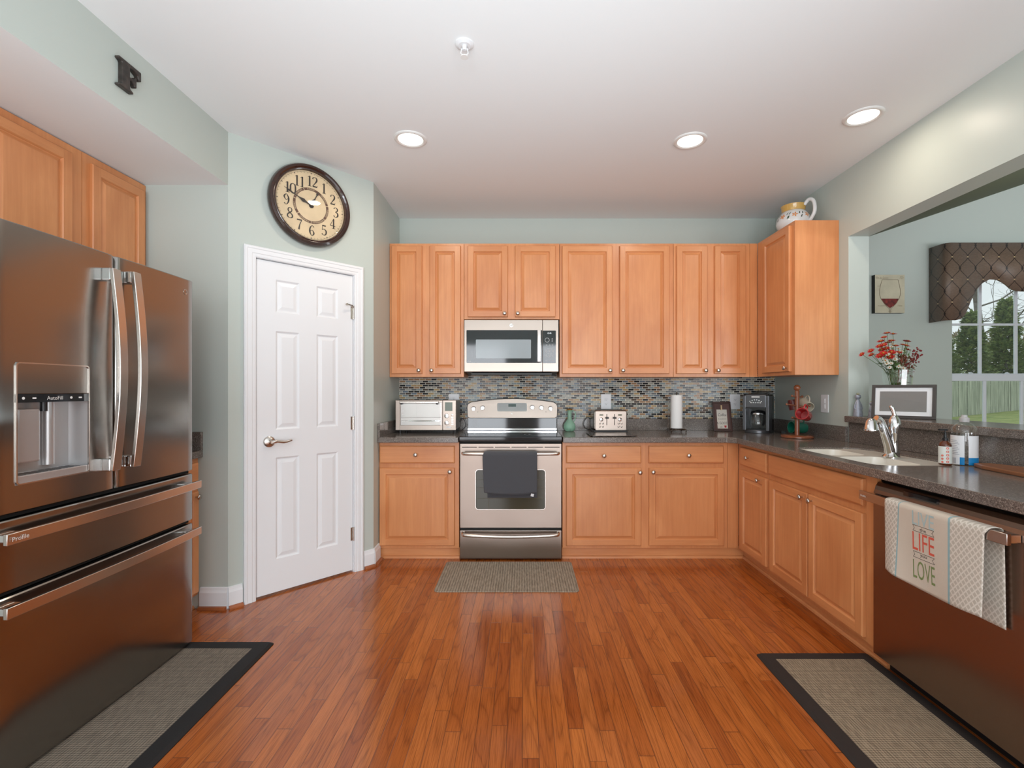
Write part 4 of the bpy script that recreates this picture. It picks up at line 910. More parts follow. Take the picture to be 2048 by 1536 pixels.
obj('power_cord', MB().tube(cr([(qx0+.0, 4.09, CT+.10), (qx0-.03, 4.10, CT+.115), (qx0-.06, 4.09, CT+.06), (qx0-.04, 4.07, CT+.02), (qx0+.0, 4.04, CT+.012)], 6), .003, 8), M['black'], ts, smooth=60)
ty_ = thing('tray', 'flat dark steel tray on the counter in front of the toaster', 'tray', (.68, 3.72, CT))
obj('plate', MB().prism([(.522, 3.560), (.838, 3.560), (.862, 3.59), (.862, 3.882), (.535, 3.882), (.510, 3.85), (.510, 3.575)], CT+.004, CT+.009, 'z'), steel('tray_steel', (.22, .19, .17), .2, 'x'), ty_, bevel=.002)
obj('feet', MB().box(.53, .55, 3.58, 3.60, CT, CT+.004).box(.82, .84, 3.58, 3.60, CT, CT+.004).box(.55, .57, 3.85, 3.87, CT, CT+.004).box(.82, .84, 3.85, 3.87, CT, CT+.004), M['black'], ty_)
M['green_glass'] = plain('green_crackle_glass', (.50, .78, .62), .08, trans=.6, ior=1.3, bmp=.6, bscale=60)
jx, jy = .400, 4.055
jg = thing('glass_jug', 'small green crackled glass jug with handle and amber rim, right of the range', 'jug', (jx, jy, CT))
obj('body', MB().lathe([(.034, .001), (.046, .012), (.051, .035), (.047, .060), (.032, .082), (.020, .098), (.016, .125), (.018, .165), (.022, .178)], (jx, jy, CT), 28, cap=True), M['green_glass'], jg, smooth=60)
obj('rim', MB().lathe([(.022, .178), (.025, .186), (.020, .190), (.018, .180)], (jx, jy, CT), 24, cap=False), plain('amber_glass', (.45, .22, .05), .1, trans=.4), jg, smooth=60)
obj('handle', MB().tube(cr([(jx+.018, jy-.004, CT+.175), (jx+.042, jy-.01, CT+.165), (jx+.050, jy-.01, CT+.125), (jx+.036, jy-.006, CT+.082)], 5), .005, 10), M['green_glass'], jg, smooth=60)
# ================================================================== PAPER TOWELS, SIGN
px_, py_ = X(1353, 3.97), 3.97
ph = thing('paper_towel_holder', 'dark wire paper towel holder standing on the counter', 'paper towel holder', (px_, py_, CT))
M['wire'] = plain('bronze_wire', (.14, .11, .09), .25, 1)
n = 28; ring_ = lambda r, z: [(px_+r*math.cos(2*PI*i/n), py_+r*math.sin(2*PI*i/n), z) for i in range(n)]
b = MB().tube(ring_(.075, CT+.022), .003, 8, closed=True).tube(ring_(.052, CT+.022), .003, 8, closed=True)
for i in range(4):
    a = PI/4+i*PI/2; c_, s_ = math.cos(a), math.sin(a)
    b.tube(cr([(px_+.02*c_, py_+.02*s_, CT+.022), (px_+.065*c_, py_+.065*s_, CT+.026), (px_+.088*c_, py_+.088*s_, CT+.018), (px_+.083*c_, py_+.083*s_, CT+.003), (px_+.076*c_, py_+.076*s_, CT+.010)], 4), .003, 8)
obj('wire_base', b, M['wire'], ph, smooth=60)
obj('post', MB().cyl((px_, py_, 0), .0035, CT+.022, CT+.315, 'z', 10).ball((px_+.002, py_, CT+.32), .0085, 8), M['wire'], ph, smooth=60)
obj('side_loop', MB().tube(cr([(px_-.070, py_, CT+.022), (px_-.070, py_, CT+.17), (px_-.062, py_, CT+.186), (px_-.054, py_, CT+.17), (px_-.054, py_, CT+.022)], 5), .0025, 8), M['wire'], ph, smooth=60)
rl = MB().lathe([(.047, CT+.032), (.047, CT+.306)], (px_, py_, 0), 36).lathe([(.018, CT+.3065), (.006, CT+.3065)], (px_, py_, 0), 20)
tag(obj('paper_towel_roll', rl, plain('white_paper', (.84, .84, .84), .9, bmp=.3, bscale=120), None, smooth=40, loc=(px_, py_, CT+.03)), 'white paper towel roll on the wire holder', 'paper towels')
sg = thing('framed_sign', 'dark brown framed coffee sign leaning on the tiles beside the coffee maker', 'sign', (X(1446.5, 4.045), 4.045, CT), -.06, local=True)
lean = Matrix.Rotation(math.radians(-12), 4, 'X')
def ln(mb): return mb.xf(lean)
w, h = .076, .252
b = MB().prism([(-w, 0), (w, 0), (w, .016), (-w, .016)], -.008, .008, 'y').prism([(-w, h-.016), (w, h-.016), (w, h), (-w, h)], -.008, .008, 'y').prism([(-w, .016), (-w+.014, .016), (-w+.014, h-.016), (-w, h-.016)], -.008, .008, 'y').prism([(w-.014, .016), (w, .016), (w, h-.016), (w-.014, h-.016)], -.008, .008, 'y')
obj('frame', ln(b), M['dark_wood'], sg, bevel=.0015)
obj('backing', ln(MB().box(-w+.014, w-.014, -.001, .006, .016, h-.016)), wood('reddish_plank_backing', (.06, .025, .022), (.11, .05, .042), 'z', .6, 0), sg)
cd = obj('card', ln(MB().box(-.045, .040, -.004, -.002, .022, .185)), plain('cream_card', (.60, .56, .50), .7), sg)
obj('clothes_peg', ln(MB().box(-.010, .000, -.012, -.003, .180, .222)), plain('pale_peg', (.62, .45, .26), .6), sg)
b = MB()
for s_, z_, k_, sh_ in (('Coffee', .138, .034, .25), ('IS ALWAYS', .103, .015, 0), ('A GOOD', .068, .030, 0), ('idea', .036, .016, .2)):
    q = text_mb(s_, k_, sx=.78 if s_ != 'IS ALWAYS' else .9, font_shear=sh_); q.xf(Matrix.Translation((-.003 if s_ != 'idea' else -.016, -.0046, z_))); b.add(q.v, q.f)
obj('lettering', ln(b), M['print_dark'], cd)
obj('red_cup_print', ln(MB().prism([(.010, .048), (.030, .048), (.026, .030), (.014, .030)], -.0048, -.0042, 'y')), plain('red_print', (.40, .02, .03), .6), cd)
# ================================================================== COFFEE MAKER
M['cm_grey'] = plain('charcoal_silver_plastic', (.12, .125, .135), .28, .6); M['cm_black'] = plain('glossy_black_plastic', (.012, .012, .014), .18, coat=.4)
cm = thing('coffee_maker', 'black and grey drip coffee maker with glass carafe in the counter corner', 'coffee maker', (1.950, 3.945, CT), math.radians(-38), local=True)
hw, hd, H_ = .098, .105, .318
obj('rear_tower', MB().box(-hw, hw, .02, hd, .0, H_-.012), M['cm_black'], cm, bevel=.008)
b = MB().box(-hw, -hw+.024, -hd, .02, .020, H_-.014).box(hw-.024, hw, -hd, .02, .020, H_-.014)
obj('side_panels', b, M['cm_grey'], cm, bevel=.004)
obj('warming_base', MB().lathe([(.098, .0), (.098, .024), (.09, .028)], (0, -.030, 0), 30).box(-.098, .098, -.03, .06, 0, .024), M['cm_grey'], cm, bevel=.003, smooth=40)
hdp = obj('brew_head', MB().box(-hw+.022, hw-.022, -hd-.002, .022, .205, H_-.008), M['cm_grey'], cm, bevel=.006)
obj('recess_liner', MB().box(-hw+.0245, hw-.0245, -.002, .019, .026, .204), M['cm_black'], cm)
b = MB()
for i in range(6): b.cyl((-.042+.017*i, -hd-.003, .272-.006*abs(i-2.5)), .0045, -.0015, .0015, 'y', 10)
for i in range(5): b.box(-.038+.017*i, -.028+.017*i, -hd-.0045, -hd-.002, .243, .250)
obj('button_row', b, M['chrome'], hdp)
obj('nameplate', MB().box(-.03, .03, -hd-.0045, -hd-.002, .288, .298), M['print_pale'], hdp)
obj('head_trim', MB().box(-hw+.022, hw-.022, -hd-.004, -hd+.01, .197, .206), M['cm_black'], cm)
obj('lid', MB().box(-hw+.004, hw-.004, -hd+.01, hd-.004, H_-.012, H_), M['cm_black'], cm, bevel=.006)
obj('lid_flap', MB().add([(-.05, -.03, H_+.001), (.05, -.03, H_+.001), (.085, .08, H_+.016), (-.02, .08, H_+.024)], [(0, 1, 2, 3)]), M['cm_black'], cm, solid=.005)
M['clear'] = thin_glass('thin_clear_glass', (.96, .98, .97), 1.6)
cf = obj('carafe', MB().lathe([(.048, .030), (.064, .045), (.070, .075), (.062, .115), (.050, .145), (.048, .152)], (0, -.040, 0), 30, cap=False), M['clear'], cm, smooth=60)
obj('band', MB().lathe([(.0495, .146), (.052, .150), (.050, .160)], (0, -.04, 0), 28, cap=False), M['chrome'], cf, smooth=60)
obj('carafe_lid', MB().lathe([(.050, .158), (.046, .172), (.02, .180), (.002, .181)], (0, -.04, 0), 28), M['black'], cf, smooth=40)
obj('carafe_handle', MB().strip(cr([(.040, -.075, .155), (.060, -.105, .150), (.066, -.115, .110), (.052, -.100, .065)], 5), .009, .005, (.5, .5, 0)), M['black'], cf)
obj('power_cord', MB().tube(cr([(.06, .08, .03), (.12, .05, .006), (.16, .01, .005), (.19, -.02, .02)], 5), .003, 8).box(.175, .205, -.04, -.015, .001, .022), M['black'], cm)
# ================================================================== MUG TREE AND MUGS
mx_, my_ = 2.007, 3.49
mt = thing('mug_tree', 'reddish turned-wood mug tree with pegs on the counter by the switch plate', 'mug tree', (mx_, my_, CT))
obj('base', MB().lathe([(.100, 0), (.108, .004), (.108, .014), (.100, .020), (.03, .022)], (mx_, my_, CT), 36), M['mug_wood'], mt, smooth=40)
obj('post', MB().lathe([(.016, .020), (.0155, .34), (.013, .345)], (mx_, my_, CT), 20), M['mug_wood'], mt, smooth=50)
obj('finial', MB().ball((mx_, my_, CT+.365), .0225, 12), M['mug_wood'], mt, smooth=80)
arms = [(-.056, -.035, 1.221), (-.100, -.045, 1.160), (-.056, -.04, 1.063), (.055, .03, 1.215), (.060, -.050, 1.150), (.050, .05, 1.050)]
for dx, dy, z in arms:
    b = MB().tube([(mx_, my_, z-.012), (mx_+dx, my_+dy, z)], .0052, 10).ball((mx_+dx, my_+dy, z), .0085, 8)
    obj('peg', b, M['mug_wood'], mt, smooth=60)
def mug(label, mouth, basep, up_, r, col, name='mug', mark=None):
    t = thing(name, label, 'mug', tuple((a+b)/2 for a, b in zip(mouth, basep)), group=None)
    a = (Vector(mouth)-Vector(basep)); hgt = a.length; a.normalize(); u = Vector(up_); u = (u-a*u.dot(a)).normalized(); v = a.cross(u)
    Mx = Matrix.Translation(Vector(basep)) @ Matrix(((u.x, v.x, a.x, 0), (u.y, v.y, a.y, 0), (u.z, v.z, a.z, 0), (0, 0, 0, 1)))
    mat = plain(label.split()[0]+'_glazed_mug', col, .18, coat=.5)
    b = MB().lathe([(.001, 0), (r*.86, 0), (r*.92, .004), (r*.97, hgt*.3), (r, hgt), (r-.004, hgt), (r*.9, hgt*.3), (r*.82, .008), (.001, .007)], (0, 0, 0), 30, cap=False).xf(Mx)
    obj('cup', b, mat, t, smooth=40)
    b = MB().tube(cr([(r*.95, 0, hgt*.86), (r+.022, 0, hgt*.84), (r+.032, 0, hgt*.55), (r+.020, 0, hgt*.25), (r*.92, 0, hgt*.2)], 6), .0048, 10).xf(Mx)
    obj('handle', b, mat, t, smooth=60)
    if mark: obj('white_print', mark(r, hgt).xf(Mx), M['print_pale'], t)
    return t
mug('red mug hanging on its side from the mug tree, open end towards the room', (1.966, 3.360, 1.097), (2.040, 3.430, 1.075), (.1, -.1, 1), .042, (.50, .012, .015))
mug('green mug hanging lowest behind the post of the mug tree', (2.005, 3.565, .985), (2.115, 3.575, .978), (0, -.3, 1), .044, (.010, .13, .085))
def mk(r, h):
    b = MB()
    for i in (0, 1): b.box(-.008, .008, r*.985, r+.001, h*.25+i*.030, h*.25+.016+i*.030)
    return b
mug('dark maroon mug with white print hanging behind the mug tree post', (2.040, 3.58, 1.115), (2.030, 3.59, 1.190), (1, .2, .5), .036, (.10, .010, .010), mark=None)
mug('cream mug hanging at the upper right of the mug tree', (2.095, 3.50, 1.135), (2.105, 3.58, 1.178), (0, -.2, 1), .041, (.66, .60, .48))
# ================================================================== SOAP, BOTTLE, BOARD
sx, sy = 1.965, 2.22
so = thing('soap_dispenser', 'small amber soap bottle with black pump and pink spotted label', 'soap bottle', (sx, sy, CT))
M['amber'] = plain('amber_plastic', (.14, .035, .012), .12, trans=.3, coat=.4)
obj('bottle', MB().lathe([(.022, 0), (.0245, .003), (.0245, .092), (.021, .103), (.011, .112), (.011, .118)], (sx, sy, CT), 26), M['amber'], so, smooth=50)
pm = obj('pump', MB().lathe([(.012, .114), (.012, .126), (.007, .127), (.006, .150), (.0035, .151), (.0035, .160)], (sx, sy, CT), 16).box(sx-.028, sx+.006, sy-.006, sy+.006, CT+.160, CT+.168), M['black'], so, smooth=30)
def wrap(mb, r, cx, cy, z0, a0, a1, h, n=14):
    return mb.add([(cx+r*math.cos(a0+(a1-a0)*i/n), cy+r*math.sin(a0+(a1-a0)*i/n), z) for z in (z0, z0+h) for i in range(n+1)], [(i, i+1, n+2+i, n+1+i) for i in range(n)])
lb = obj('label', wrap(MB(), .0249, sx, sy, CT+.010, PI*.75, PI*1.98, .078), plain('white_label', (.72, .74, .70), .5), so)
va = math.atan2(-sy, -sx)     # direction in which the label faces the room
def dot(mb, r, cx, cy, a, z, k, e=1, n=16):
    mb.add([(cx+r*math.cos(a+k*math.cos(2*PI*i/n)/r), cy+r*math.sin(a+k*math.cos(2*PI*i/n)/r), z+e*k*math.sin(2*PI*i/n)) for i in range(n)], [tuple(range(n))])
b = MB()
for i in range(5): dot(b, .0252, sx, sy, va+.35, CT+.018+i*.0155, .0058, 1)
for i in range(3): dot(b, .0252, sx, sy, va-.40, CT+.016+i*.0150, .0050, 1)
obj('spots', b, plain('coral_print', (.72, .20, .15), .5), lb)
cx, cy = 2.065, 2.232
cb = thing('clear_bottle', 'large clear plastic bottle with white label and blue band beside the soap', 'bottle', (cx, cy, CT))
obj('bottle', MB().lathe([(.044, 0), (.0485, .005), (.0485, .150), (.044, .172), (.030, .190), (.015, .198), (.014, .204)], (cx, cy, CT), 34), M['clear'], cb, smooth=50)
obj('cap', MB().lathe([(.017, .200), (.019, .203), (.019, .218), (.012, .222), (.011, .232)], (cx, cy, CT), 20), plain('frosted_cap', (.62, .60, .60), .35, trans=.3), cb, smooth=40)
va = math.atan2(-cy, -cx)
lb = obj('label', wrap(MB(), .0490, cx, cy, CT+.004, va-1.45, va+.02, .134), M['plate'], cb)
lb2 = obj('label', wrap(MB(), .0490, cx, cy, CT+.004, va+.30, va+1.5, .134), M['plate'], cb)
M['blue_print'] = plain('bright_blue_print', (.01, .22, .52), .4)
obj('blue_band', wrap(MB(), .0493, cx, cy, CT+.004, va-.32, va+.02, .034), M['blue_print'], lb)
obj('blue_band', wrap(MB(), .0493, cx, cy, CT+.004, va+.30, va+1.5, .034), M['blue_print'], lb2)
b = MB()
for i in range(9): wrap(b, .0493, cx, cy, CT+.008, va-1.25+i*.075, va-1.25+i*.075+.03, .026, 2)
for i in range(9): wrap(b, .0493, cx, cy, CT+.05+i*.008, va-1.25, va-.35-.1*(i % 3), .0016, 8)
obj('bar_marks', b, plain('grey_blue_print', (.20, .22, .28), .5), lb)
b = MB().prism([(1.985, 1.82), (2.03, 1.70), (2.14, 1.62), (2.19, 1.72), (2.185, 2.00), (2.14, 2.12), (2.12, 2.165), (2.05, 2.17), (2.02, 2.10)], CT+.0005, CT+.018, 'z')
tag(obj('cutting_board', b, M['board_wood'], None, bevel=.004, loc=(2.09, 1.9, CT)), 'dark walnut cutting board lying flat on the counter past the soap bottles', 'cutting board')
# ================================================================== ON THE LEDGE
LZ = 1.09
pf = thing('picture_frame', 'wide dark grey photo frame with white mat standing on the bar ledge', 'picture frame', (2.2955, 2.885, LZ), math.atan2(-.237, .201), local=True)
lean = Matrix.Rotation(math.radians(-7), 4, 'X'); w, h, e = .1555, .205, .0175
b = MB()
for a in ((-w, w, 0, e), (-w, w, h-e, h), (-w, -w+e, e, h-e), (w-e, w, e, h-e)): b.box(a[0], a[1], -.012, .006, a[2], a[3])
obj('frame', b.xf(lean), plain('charcoal_wood', (.062, .052, .048), .45), pf, bevel=.001)
obj('mat_board', MB().box(-w+e, w-e, -.004, .0, e, h-e).xf(lean), M['plate'], pf)
obj('photo', MB().box(-w+.041, w-.043, -.0052, -.0042, .042, h-.040).xf(lean), plain('plain_grey_print', (.20, .185, .175), .6), pf)
obj('glass', MB().add([(-w+e, -.008, e), (w-e, -.008, e), (w-e, -.008, h-e), (-w+e, -.008, h-e)], [(0, 1, 2, 3)]).xf(lean), M['pane'], pf)
obj('easel_back', MB().box(-.03, .03, .006, .010, .01, .17).xf(Matrix.Translation((0, .085, 0)) @ Matrix.Rotation(math.radians(20), 4, 'X') @ Matrix.Translation((0, -.008, -.008))), M['black'], pf)
vx, vy = 2.392, 3.05
vz = thing('glass_vase', 'clear ribbed glass vase with flowers behind the photo frame', 'vase', (vx, vy, LZ))
b = MB(); n = 36; vs = []; lv = [(.045, .001), (.062, .006), (.066, .08), (.070, .16), (.077, .25), (.082, .300), (.078, .300), (.072, .245), (.065, .16), (.060, .03), (.02, .02)]
for r, z in lv: vs += [(vx+(r+.0022*math.cos(9*2*PI*i/n))*math.cos(2*PI*i/n), vy+(r+.0022*math.cos(9*2*PI*i/n))*math.sin(2*PI*i/n), LZ+z) for i in range(n)]
b.add(vs, [(k*n+i, k*n+(i+1) % n, (k+1)*n+(i+1) % n, (k+1)*n+i) for k in range(len(lv)-1) for i in range(n)])
obj('body', b, M['clear'], vz, smooth=50)
M['stem'] = plain('flower_stem_green', (.10, .17, .045), .6); M['petal_red'] = plain('red_petal', (.48, .018, .016), .6, var=.3, vscale=60)
M['petal_white'] = plain('white_petal', (.72, .74, .66), .6); M['berry'] = plain('dark_red_berry', (.20, .012, .014), .4); M['leaf'] = plain('leaf_green', (.085, .17, .05), .55, var=.4, vscale=40)
M['gold_eye'] = plain('flower_centre', (.45, .16, .02), .7); M['rust'] = plain('rust_foliage', (.20, .055, .03), .7, var=.4, vscale=60)
rnd = random.Random(5)
def stem_pts(hx, hy, hz):
    bx, by = vx+rnd.uniform(-.03, .03), vy+rnd.uniform(-.03, .03)
    ex, ey = vx+max(-.055, min(.055, (hx-vx)*.45)), vy+max(-.055, min(.055, (hy-vy)*.45))
    P = [(bx, by, LZ+.03), (ex, ey, LZ+.27)]
    if hz > LZ+.42: P.append(((ex+hx*1.0)/2, (ey+hy)/2, (LZ+.27+hz)/2))
    P.append((hx, hy, hz)); return cr(P, 5)
def flower(u, v, dy, kind, r):
    y = vy+dy; hx, hz = X(u, y), Z(v, y)
    lab = {'red': 'red daisy-like blossom on a thin stem in the glass vase', 'white': 'small white blossom on a thin stem in the glass vase'}[kind]
    t = thing('%s_flower' % kind, lab, 'flower', (hx, y, hz), group={'red': 'red flowers in the vase', 'white': 'white flowers in the vase'}[kind])
    obj('stem', MB().tube(stem_pts(hx, y, hz), .0014, 5), M['stem'], t)
    out = Vector((hx-vx, y-vy-.05, (hz-LZ-.22)*.8+.03)).normalized(); u_ = out.cross(Vector((0, 0, 1))).normalized(); w_ = out.cross(u_); c = Vector((hx, y, hz)); b = MB(); n = 9
    for lay, (rr, up_) in enumerate(((r, .15), (r*.75, .45))):
        for i in range(n):
            a = 2*PI*(i+.5*lay)/n; d = u_*math.cos(a)+w_*math.sin(a); s_ = u_*-math.sin(a)+w_*math.cos(a)
            b.add([c, c+d*rr*.55+s_*rr*.20+out*rr*up_*.5, c+d*rr+out*rr*up_, c+d*rr*.55-s_*rr*.20+out*rr*up_*.5], [(0, 1, 2, 3)])
    bl = obj('blossom', b, M['petal_'+kind], t)
    obj('flower_centre', MB().ball(tuple(c+out*r*.18), r*.22, 5), M['gold_eye'], bl)
for u, v, dy in ((1774, 667, 0), (1786, 669, .01), (1768, 675, -.02), (1762, 683, .0), (1783, 682, -.01), (1759, 693, -.03), (1768, 690, -.05), (1773, 697, -.05), (1764, 700, -.02), (1767, 707, -.06), (1760, 712, -.04), (1776, 686, .02),
                 (1791, 692, -.02), (1783, 705, -.06), (1742, 702, -.01), (1743, 710, .02), (1724, 709, 0), (1816, 683, 0), (1812, 683, .03), (1805, 690, -.02), (1812, 692, -.03), (1815, 700, -.01), (1798, 705, -.05), (1780, 714, -.06)):
    flower(u, v, dy, 'red', rnd.uniform(.022, .030))
for u, v, dy in ((1771, 722, -.06), (1774, 727, -.07), (1782, 727, -.07), (1769, 719, -.05), (1789, 713, -.06), (1790, 719, -.07), (1797, 698, -.03), (1803, 703, -.05), (1790, 707, -.05), (1783, 694, -.04), (1775, 709, -.07), (1829, 731, .0), (1824, 735, .02), (1827, 738, -.01), (1806, 737, -.06), (1797, 733, -.07), (1779, 735, -.07), (1785, 689, -.02)):
    flower(u, v, dy, 'white', rnd.uniform(.015, .021))
for j, (u, v, dy) in enumerate(((1838, 697, 0), (1832, 703, -.02), (1828, 712, .02))):
    y = vy+dy; hx, hz = X(u, y), Z(v, y); t = thing('berry_sprig', 'sprig of dark red berries on the right side of the bouquet', 'berry sprig', (hx, y, hz), group='berry sprigs in the vase')
    P = stem_pts(hx, y, hz); obj('stem', MB().tube(P, .0014, 5), M['rust'], t); b = MB()
    for i in range(22):
        q = Vector(P[-1-rnd.randint(0, 5)]); b.ball(tuple(q+Vector((rnd.uniform(-.022, .03), rnd.uniform(-.02, .02), rnd.uniform(-.02, .022)))), rnd.uniform(.0045, .0065), 4)
    tag(obj('berries', b, M['berry'], t, smooth=80), kind='stuff')
for j, (u, v, dy, m_, nl) in enumerate(((1806, 716, -.06, 'rust', 60), (1812, 722, -.03, 'rust', 60), (1799, 725, -.07, 'rust', 40), (1772, 728, -.06, 'leaf', 50), (1790, 735, -.07, 'leaf', 50), (1757, 700, .02, 'leaf', 14), (1780, 700, .03, 'leaf', 40), (1808, 700, .04, 'leaf', 24), (1821, 700, .0, 'leaf', 10))):
    y = vy+dy; hx, hz = X(u, y), Z(v, y)
    t = thing('foliage_sprig', 'rust-brown leafy sprig in the bouquet' if m_ == 'rust' else 'green leafy sprig among the flower stems', 'foliage sprig', (hx, y, hz), group='rusty sprigs in the vase' if m_ == 'rust' else 'green sprigs in the vase')
    P = stem_pts(hx, y, hz); obj('stem', MB().tube(P, .0013, 5), M[m_], t); b = MB()
    for i in range(nl):
        q = Vector(P[-1-rnd.randint(0, 7)]); d = Vector((rnd.uniform(-1, 1), rnd.uniform(-1, 1), rnd.uniform(-.2, 1))).normalized(); s_ = d.cross(Vector((.3, .2, 1))).normalized(); l = rnd.uniform(.018, .04); q += d*rnd.uniform(0, .025)
        b.add([q, q+d*l*.5+s_*l*.16, q+d*l, q+d*l*.5-s_*l*.16], [(0, 1, 2, 3)])
    tag(obj('leaves', b, M[m_], t), kind='stuff')
M['zinc'] = plain('grey_zinc_figure', (.36, .38, .45), .45, .35, var=.2, vscale=60); M['airplant'] = plain('dry_air_plant', (.42, .40, .22), .8)
def figurine(label, x, y, h, seed):
    t = thing('figurine_planter', label, 'figurine', (x, y, LZ)); k = h/.15; R = random.Random(seed)
    obj('robe', MB().lathe([(.028*k, 0), (.027*k, .02*k), (.022*k, .06*k), (.014*k, .095*k), (.007*k, .112*k)], (x, y, LZ), 20), M['zinc'], t, smooth=50)
    obj('head', MB().lathe([(.006*k, .110*k), (.015*k, .118*k), (.018*k, .128*k), (.017*k, .138*k), (.013*k, .141*k), (.011*k, .135*k)], (x, y, LZ), 18), M['zinc'], t, smooth=50)
    for s_ in (-1, 1): obj('arm', MB().tube([(x+s_*.010*k, y, LZ+.098*k), (x+s_*.022*k, y-.003, LZ+.075*k), (x+s_*.026*k, y-.006, LZ+.052*k), (x+s_*.018*k, y-.010, LZ+.045*k)], .0038*k, 8), M['zinc'], t, smooth=60)
    b = MB()
    for i in range(26):
        a = R.uniform(0, 2*PI); d = Vector((math.cos(a), math.sin(a), R.uniform(.3, 1.3))).normalized(); q = Vector((x, y, LZ+.137*k)); l = R.uniform(.018, .034)*k; s_ = d.cross(Vector((0, 0, 1))).normalized()*.0012
        b.add([q+s_, q+d*l*.6+s_*.7, q+d*l+Vector((0, 0, -.003)), q+d*l*.6-s_*.7, q-s_], [(0, 1, 2, 3, 4)])
    obj('air_plant', b, M['airplant'], t)
figurine('taller grey metal figurine holding an air plant, at the left end of the bar ledge', 2.230, 3.175, .150, 1)
figurine('shorter blue-grey metal figurine with an air plant beside the photo frame', 2.262, 3.095, .100, 2)
# ================================================================== WINE CANVAS
wy = YB-.04; cx0, cx1, cz0, cz1 = X(1750, wy), X(1809.3, wy), Z(625.8, wy), Z(549.5, wy)
cv = thing('canvas_print', 'small canvas print of a glass of red wine on the dining room wall', 'wall art', ((cx0+cx1)/2, wy+.04, (cz0+cz1)/2))
b = MB().box(cx0, cx1, wy, YB-.001, cz0, cz1); b.m = [1, 1, 0, 1, 1, 1]
obj('canvas', b, [plain('parchment_canvas', (.56, .51, .38), .7, var=.10, vscale=10), plain('black_canvas_edge', (.018, .017, .016), .6)], cv)
mxw = (cx0+cx1)/2-.003; W_ = cx1-cx0; Hh = cz1-cz0
def q_(px, pz): return (cx0+(px-385)/755*W_, cz1-(pz-250)/975*Hh)
out_ = [q_(*p) for p in ((565, 378), (525, 520), (500, 640), (500, 760), (535, 865), (610, 980), (700, 1080), (765, 1110))]
outr = [q_(*p) for p in ((970, 378), (1005, 520), (1030, 640), (1030, 760), (995, 865), (925, 980), (830, 1080), (765, 1110))]
b = MB()
for pl in (out_, outr, [q_(735, 1115), q_(755, 1150), q_(755, 1222)], [q_(800, 1115), q_(780, 1150), q_(780, 1222)], [q_(565, 378), q_(970, 378)]):
    b.strip([(x, wy-.0008, z) for x, z in pl], .0006, .0018, (0, 1, 0))
obj('glass_outline', b, plain('sepia_print', (.22, .17, .11), .7), cv)
wp = [q_(*p) for p in ((540, 862), (985, 862), (925, 975), (850, 1050), (765, 1100), (690, 1050), (610, 970))]
obj('wine_shape', MB().prism(wp, wy-.0014, wy, 'y'), plain('painted_red_wine', (.17, .016, .013), .5, var=.8, vscale=30), cv)
b = MB()
for s_, u, v, k_ in (('Vin de Saison', 560, 330, .032), ("l'Or", 1060, 330, .034), ('Côte', 470, 540, .016), ('Mis en bouteille au', 560, 1040, .015), ('Château', 1010, 1040, .020), ('SPECIALE', 765, 1190, .014)):
    t_ = text_mb(s_, k_, sx=.62, font_shear=.3); x_, z_ = q_(u, v); lo = min(p[0] for p in t_.v); hi = max(p[0] for p in t_.v)
    x_ = max(cx0+.004-lo, min(cx1-.004-hi, x_)); t_.xf(Matrix.Translation((x_, wy-.0009, z_))); b.add(t_.v, t_.f)
obj('script_lettering', b, plain('faded_sepia_print', (.36, .29, .20), .7), cv)
# ================================================================== DINING WINDOW
t = thing('window_1', 'white double-hung dining window with muntins and garden view', None, ((WX0+WX1)/2, YB+.1, WZ0), kind='structure')
M['upvc'] = plain('white_vinyl', (.72, .75, .80), .3)
b = MB(); fw = .03
for a in ((WX0, WX0+fw*.6, WZ0, WZ1), (WX1-fw*.6, WX1, WZ0, WZ1), (WX0, WX1, WZ1-fw, WZ1), (WX0, WX1, WZ0, WZ0+fw)): b.box(a[0], a[1], YB+.045, YB+.135, a[2], a[3])
obj('frame', b, M['upvc'], t, bevel=.002)
gx = [X(1959.2, YB+.10), X(2031, YB+.10)]; lx = [X(1968.5, YB+.065), X(2043, YB+.065)]; pitch = gx[1]-gx[0]
def sash(y0, y1, z0, z1, xs, zs, top, bot):
    b = MB().box(WX0+.018, WX0+.03, y0, y1, z0, z1).box(WX1-.03, WX1-.018, y0, y1, z0, z1).box(WX0+.018, WX1-.018, y0, y1, z1-top, z1).box(WX0+.018, WX1-.018, y0, y1, z0, z0+bot)
    for x in xs: b.box(x-.0135, x+.0135, y0+.008, y1-.008, z0+bot, z1-top)
    for z in zs: b.box(WX0+.03, WX1-.03, y0+.009, y1-.009, z-.010, z+.010)
    s = obj('sash', b, M['upvc'], t, bevel=.002)
    obj('pane', MB().box(WX0+.02, WX1-.02, (y0+y1)/2-.002, (y0+y1)/2+.002, z0+.01, z1-.01), M['pane_green'], s)
    return s
sash(YB+.085, YB+.115, 1.36, WZ1-.03, gx+[gx[1]+pitch], [1.845], .04, .05)
ls = sash(YB+.050, YB+.080, WZ0+.03, 1.402, lx+[lx[1]+pitch], [.905], .060, .06)
for u in (1942, 2014): obj('sash_lock', MB().lathe([(.02, 1.402), (.018, 1.408), (.006, 1.42), (.002, 1.421)], (X(u, YB+.065), YB+.066, 0), 14), M['upvc'], ls, smooth=50)
